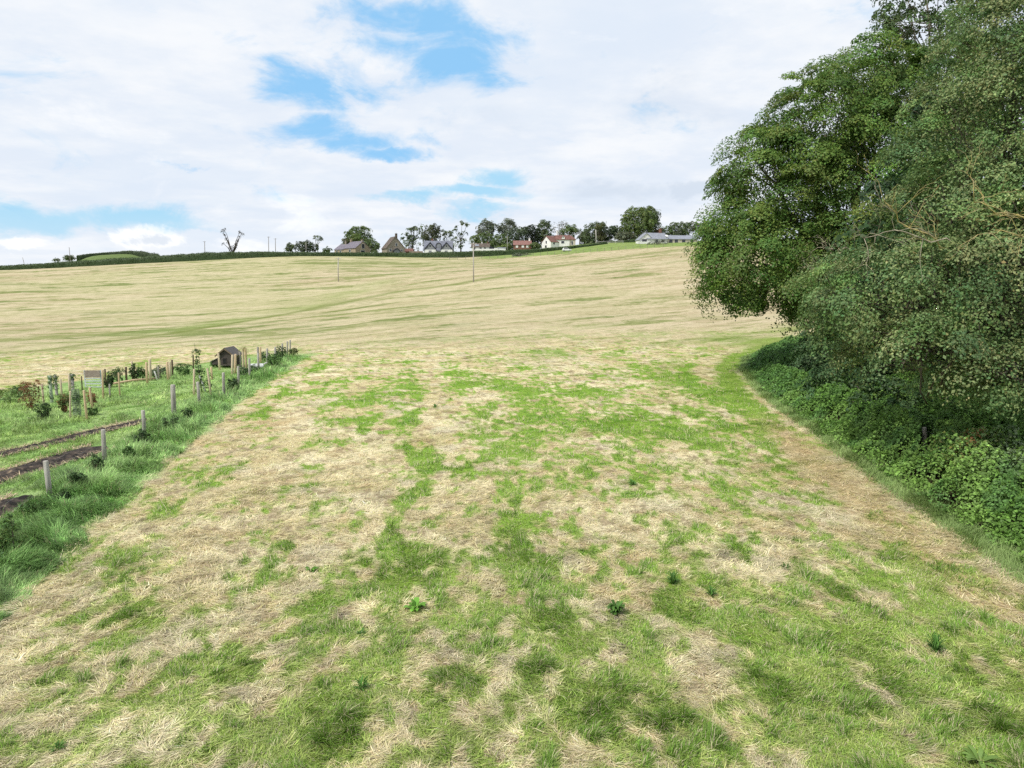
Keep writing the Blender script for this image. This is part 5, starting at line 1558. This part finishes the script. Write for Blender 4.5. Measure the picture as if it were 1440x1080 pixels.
# ---------------------------------------------------------------- poles
def pole(label, px, top, y=None, base=None, r=.14, mat='pole', arm=True, group='poles along the crest'):
    b = G(px, base) if base else at(px, y)
    yy = b[1]
    t = P(px - .3, top, yy)
    root = empty('telegraph_pole', b, label, 'pole', group)
    hh = t[2] - b[2]
    MB().tube([(0, 0, -.6), (0, 0, hh * .5), (t[0] - b[0], 0, hh)], [r, r * .9, r * .75], 9).build('shaft', M[mat], root, True)
    if arm:
        MB().box((t[0] - b[0], -.12, hh - .35), (1.5, .1, .1)).build('crossarm', M[mat], root)
        for x in (-.62, 0, .62):
            MB().tube([(t[0] - b[0] + x, -.12, hh - .3), (t[0] - b[0] + x, -.12, hh - .08)], [.05, .035], 7).build('insulator', M['insulator'], root)
    return root


pole('tall dark telegraph pole standing in the mown slope below the houses', 666, 341, base=397, r=.15, mat='pole_pale')
pole('pale grey telegraph pole with crossarm in the left slope of the field', 476, 362, base=396, r=.15, mat='pole_pale')
pole('thin pole on the crest beside a bushy thorn, far left', 97.5, 347.5, y=341, arm=False)
pole('very short distant pole at the far left skyline', 32, 362, y=345, arm=False, r=.12)
pole('pole on the crest left of the bare forked tree', 288, 339, y=338, r=.15)
pole('left and taller of the two poles right of the forked tree', 378, 332.5, y=340, r=.15)
pole('right and shorter of the two poles right of the forked tree', 387.5, 335, y=341, r=.15)
pole('pale pole in front of the clipped trees by the stone cottage', 430.5, 341, y=333, r=.13, mat='pole_pale', arm=False)
pole('thin pale pole between the white and red-roofed cottages', 713.5, 332, y=346, r=.13, mat='pole_pale', arm=False)
pole('thick pale bare trunk-like pole before the large dark trees', 838, 323, y=347, r=.28, mat='pole_pale', arm=False)


# ---------------------------------------------------------------- fences of the pasture
def crest_fence(name, label, pts, step, h, mat, rails, r=.07, rr=.012, cat='fence'):
    P3 = [at(px, y) for px, y in pts]
    root = empty(name, P3[0], label, cat)
    path = []
    for a, b in zip(P3[:-1], P3[1:]):
        n = max(1, int(np.linalg.norm(b - a) / step))
        for k in range(n):
            q = a + (b - a) * k / n; path.append(np.array([q[0], q[1], gz(q[0], q[1])]))
    path.append(P3[-1])
    first = None
    for q in path:
        q = q - P3[0]
        if first is None:
            first = MB().tube([(0, 0, -.3), (0, 0, h * .6), (0, 0, h)], [r, r * .95, r * .85], 6).build('post', M[mat], root)
        else:
            c = first.copy(); COL.objects.link(c); c.parent = root; c.location = q
    for f in rails:
        MB().tube([q - P3[0] + np.array([0, -.09, h * f]) for q in path], rr, 4).build('rail' if rr > .02 else 'wire', M[mat] if rr > .02 else M['wire'], root)


crest_fence('wire_fence', 'wire fence of thin posts along the top of the mown field, below the pasture', [(632, 303), (700, 303), (760, 303.5), (840, 304), (880, 304.5), (920, 305), (945, 306)], 2.9, 1.35, 'pole', (.5, .9), .075)
crest_fence('rail_fence', 'pale post and rail fence at the top of the pasture, left of the bungalow', [(838, 339), (855, 338), (876, 337)], 2.6, 1.3, 'post_white', (.5, .92), .08, .06)

# ---------------------------------------------------------------- white car in the pasture below the hedge
b = at(797, 316)
root = empty('parked_car', b, 'small white car parked in the pasture below the dark hedge', 'car', rz=math.radians(6))
w = 1.65
body = MB(); body.prism([(-1.9, -w / 2, .28), (1.9, -w / 2, .28), (1.95, -w / 2, .62), (1.55, -w / 2, .84), (.75, -w / 2, .92), (-1.85, -w / 2, .95), (-1.95, -w / 2, .6)], (0, w, 0)); bo = body.build('body', M['car_paint'], root, bevel=.05)
cab = MB(); lo = [(-1.75, -w / 2 + .04, .95), (.8, -w / 2 + .04, .91), (.8, w / 2 - .04, .91), (-1.75, w / 2 - .04, .95)]; hi = [(-1.5, -w / 2 + .18, 1.44), (.15, -w / 2 + .18, 1.46), (.15, w / 2 - .18, 1.46), (-1.5, w / 2 - .18, 1.44)]
cab.add(lo + hi, [(3, 2, 1, 0), (4, 5, 6, 7), (0, 1, 5, 4), (1, 2, 6, 5), (2, 3, 7, 6), (3, 0, 4, 7)]); cab.build('cabin', M['car_paint'], root, bevel=.04)
for s in (-1, 1):
    MB().prism([(-1.5, s * (w / 2 - .06), 1.0), (.55, s * (w / 2 - .06), .98), (.1, s * (w / 2 - .155), 1.36), (-1.36, s * (w / 2 - .155), 1.36)], (0, s * .035, 0)).build('side_window', M['glass'], root)
    for x in (-1.2, 1.2):
        t = MB().tube([(x, s * (w / 2 - .18), .3), (x, s * (w / 2 + .01), .3)], .3, 16).build('wheel', M['rubber'], root)
        MB().tube([(x, s * (w / 2 - .1), .3), (x, s * (w / 2 + .02), .3)], .18, 12).build('rim', M['insulator'], t)
    MB().box((1.86, s * .55, .66), (.14, .3, .14)).build('headlight', M['insulator'], root)

# ================================================================== SKY AND LIGHT
SUN_EL = math.radians(52)
SUN_DIR = Vector((-.80, -.60, 0)).normalized() * math.cos(SUN_EL) + Vector((0, 0, math.sin(SUN_EL)))   # towards the sun


def build_sky():
    w = bpy.data.worlds.new('World'); SC.world = w; w.use_nodes = True
    nt = w.node_tree; N = nt.nodes; L = nt.links; N.clear()
    out = N.new('ShaderNodeOutputWorld'); bg = N.new('ShaderNodeBackground'); bg.inputs['Strength'].default_value = .1
    L.new(bg.outputs[0], out.inputs[0])
    sky = N.new('ShaderNodeTexSky'); sky.sky_type = 'NISHITA'; sky.sun_disc = False
    sky.sun_elevation = SUN_EL; sky.sun_rotation = math.atan2(SUN_DIR.x, SUN_DIR.y); sky.altitude = 100; sky.ozone_density = 1.6; sky.dust_density = .6
    tc = N.new('ShaderNodeTexCoord'); sp = N.new('ShaderNodeSeparateXYZ'); L.new(tc.outputs['Generated'], sp.inputs[0])

    def math_(op, a, b=None, clamp=False):
        n = N.new('ShaderNodeMath'); n.operation = op; n.use_clamp = clamp
        for i, v in enumerate((a, b)):
            if v is None: continue
            if isinstance(v, (int, float)): n.inputs[i].default_value = v
            else: L.new(v, n.inputs[i])
        return n.outputs[0]

    def ramp(v, a, b, lo=0., hi=1.):
        n = N.new('ShaderNodeMapRange'); n.interpolation_type = 'SMOOTHSTEP'
        n.inputs['From Min'].default_value = a; n.inputs['From Max'].default_value = b; n.inputs['To Min'].default_value = lo; n.inputs['To Max'].default_value = hi
        L.new(v, n.inputs['Value']); return n.outputs['Result']

    def noise(vec, scale, detail=6, rough=.55, dist=0.):
        n = N.new('ShaderNodeTexNoise'); n.inputs['Scale'].default_value = scale; n.inputs['Detail'].default_value = detail; n.inputs['Roughness'].default_value = rough; n.inputs['Distortion'].default_value = dist
        L.new(vec, n.inputs['Vector']); return n.outputs['Fac'], n.outputs['Color']

    def mixc(f, a, b):
        n = N.new('ShaderNodeMix'); n.data_type = 'RGBA'
        if isinstance(f, float): n.inputs[0].default_value = f
        else: L.new(f, n.inputs[0])
        for i, v in ((6, a), (7, b)):
            if isinstance(v, tuple): n.inputs[i].default_value = (*v, 1)
            else: L.new(v, n.inputs[i])
        return n.outputs[2]

    zc = math_('MAXIMUM', sp.outputs[2], .0)
    # cloud layer seen in perspective: direction over a flat deck
    den = math_('ADD', zc, .10)
    cb = N.new('ShaderNodeCombineXYZ'); L.new(math_('DIVIDE', sp.outputs[0], den), cb.inputs[0]); L.new(math_('DIVIDE', sp.outputs[1], den), cb.inputs[1])
    deck = cb.outputs[0]
    az = math_('ARCTAN2', sp.outputs[0], sp.outputs[1]); el = math_('ARCSINE', sp.outputs[2])
    ca = N.new('ShaderNodeCombineXYZ'); L.new(az, ca.inputs[0]); L.new(el, ca.inputs[1])
    ae = ca.outputs[0]
    mp = N.new('ShaderNodeMapping'); mp.inputs['Scale'].default_value = (1, 2.0, 1); L.new(ae, mp.inputs['Vector'])
    nA, cA = noise(mp.outputs[0], 4.5, 10, .66, .4)
    # wobble the az/el position so that the gaps get ragged edges
    wb = N.new('ShaderNodeVectorMath'); wb.operation = 'SUBTRACT'; L.new(cA, wb.inputs[0]); wb.inputs[1].default_value = (.5, .5, .5)
    ws = N.new('ShaderNodeVectorMath'); ws.operation = 'MULTIPLY'; L.new(wb.outputs[0], ws.inputs[0]); ws.inputs[1].default_value = (.24, .10, 0)
    pos = N.new('ShaderNodeVectorMath'); pos.operation = 'ADD'; L.new(ae, pos.inputs[0]); L.new(ws.outputs[0], pos.inputs[1])

    def blobs(lst):
        prev = None
        for px, py, hw, hh, wgt in lst:
            b = (540 - py) / FPX
            d = Vector(((px - 720) / FPX, CP + b * SP, -SP + b * CP)).normalized()
            a0, e0 = math.atan2(d.x, d.y), math.asin(d.z)
            s = N.new('ShaderNodeVectorMath'); s.operation = 'SUBTRACT'; L.new(pos.outputs[0], s.inputs[0]); s.inputs[1].default_value = (a0, e0, 0)
            m = N.new('ShaderNodeVectorMath'); m.operation = 'MULTIPLY'; L.new(s.outputs[0], m.inputs[0]); m.inputs[1].default_value = (FPX / hw, FPX / hh, 0)
            l = N.new('ShaderNodeVectorMath'); l.operation = 'LENGTH'; L.new(m.outputs[0], l.inputs[0])
            r = ramp(l.outputs['Value'], .0, 1.9, wgt, 0.)
            prev = r if prev is None else math_('MAXIMUM', prev, r)
        return prev

    gap = blobs([(560, 18, 95, 28, 1), (625, 58, 85, 55, 1.1), (560, 50, 70, 26, .9), (640, 94, 80, 26, 1.1), (520, 95, 30, 40, .6), (415, 116, 50, 26, 1.1), (345, 60, 40, 14, .5), (445, 196, 84, 22, 1.05), (525, 218, 66, 10, .9), (585, 196, 40, 8, .5), (265, 236, 14, 5, .5)])
    lowgap = blobs([(60, 300, 150, 17, 1), (190, 308, 120, 13, 1), (290, 318, 60, 6, .7), (570, 285, 60, 9, .9), (660, 276, 80, 12, 1), (712, 250, 48, 18, 1), (660, 300, 60, 8, .8), (690, 235, 30, 8, .6)])
    nB, _ = noise(deck, 1.6, 7, .62)
    nC, cC = noise(deck, .62, 6, .55)
    nD, _ = noise(mp.outputs[0], 7.5, 10, .62, .5)
    g1 = ramp(math_('ADD', gap, math_('MULTIPLY', math_('SUBTRACT', nD, .5), 2.6)), .15, 1.05)
    g2 = ramp(math_('ADD', lowgap, math_('MULTIPLY', math_('SUBTRACT', nD, .5), 2.0)), .15, 1.0)
    # elsewhere in the sky (overhead, behind) a few thin breaks too
    beh = math_('MULTIPLY', ramp(nC, .60, .75), ramp(sp.outputs[1], .25, -.2))
    # blue of the breaks
    bl = mixc(.85, sky.outputs[0], (2.5, 5.9, 9.5))
    bl_low = mixc(.85, sky.outputs[0], (3.6, 7.0, 9.4))
    # clouds: pale deck with grey undersides and brighter crowns
    shade = mixc(ramp(nB, .36, .66), (7.35, 8.0, 8.95), (8.75, 8.98, 9.3))
    shade = mixc(math_('MULTIPLY', ramp(nC, .44, .62), .7), shade, (6.9, 7.75, 8.9))
    shade = mixc(math_('MULTIPLY', ramp(nA, .55, .72), .55), shade, (9.7, 9.75, 9.8))
    puff = blobs([(232, 336, 46, 16, 1), (45, 335, 40, 10, .8), (355, 340, 46, 22, .7), (430, 300, 80, 40, .5)])
    shade = mixc(math_('MULTIPLY', ramp(math_('ADD', puff, math_('MULTIPLY', math_('SUBTRACT', nD, .5), 1.2)), .4, .7), .9), shade, (10.2, 10.2, 10.2))
    grey = blobs([(850, 272, 80, 16, .8), (952, 270, 34, 14, 1), (1000, 130, 220, 60, .5), (700, 160, 160, 40, .4), (232, 340, 22, 8, .9)])
    shade = mixc(math_('MULTIPLY', ramp(math_('ADD', grey, math_('MULTIPLY', math_('SUBTRACT', nD, .5), .9)), .3, .8), .75), shade, (6.1, 6.9, 8.0))
    c = mixc(math_('MULTIPLY', g2, .9), shade, bl_low)
    c = mixc(math_('MULTIPLY', g1, .93), c, bl)
    c = mixc(math_('MULTIPLY', beh, .7), c, sky.outputs[0])
    # whiter towards the horizon
    c = mixc(math_('MULTIPLY', ramp(zc, .10, .0), .45), c, (8.6, 8.9, 9.3))
    L.new(c, bg.inputs['Color'])


build_sky()
sun = bpy.data.lights.new('sun', 'SUN'); sun.energy = 3.6; sun.angle = math.radians(1.5); sun.color = (1, .955, .88)
so = bpy.data.objects.new('sun', sun); COL.objects.link(so)
so.rotation_euler = SUN_DIR.to_track_quat('Z', 'Y').to_euler(); so.location = (-60, -40, 80)

cam = bpy.data.cameras.new('camera'); cam.sensor_width = 36; cam.lens = 25.0; cam.clip_start = .1; cam.clip_end = 9000
co = bpy.data.objects.new('camera', cam); COL.objects.link(co)
co.location = (0, 0, CAMZ); co.rotation_euler = (math.pi / 2 - PITCH, 0, 0)
SC.camera = co
SC.view_settings.view_transform = 'Standard'; SC.view_settings.look = 'None'; SC.view_settings.exposure = .1; SC.view_settings.gamma = 1
SC.cycles.use_adaptive_sampling = True; SC.cycles.adaptive_threshold = .02
SC.cycles.max_bounces = 5; SC.cycles.diffuse_bounces = 2; SC.cycles.transmission_bounces = 3; SC.cycles.transparent_max_bounces = 4
SC.cycles.use_denoising = False
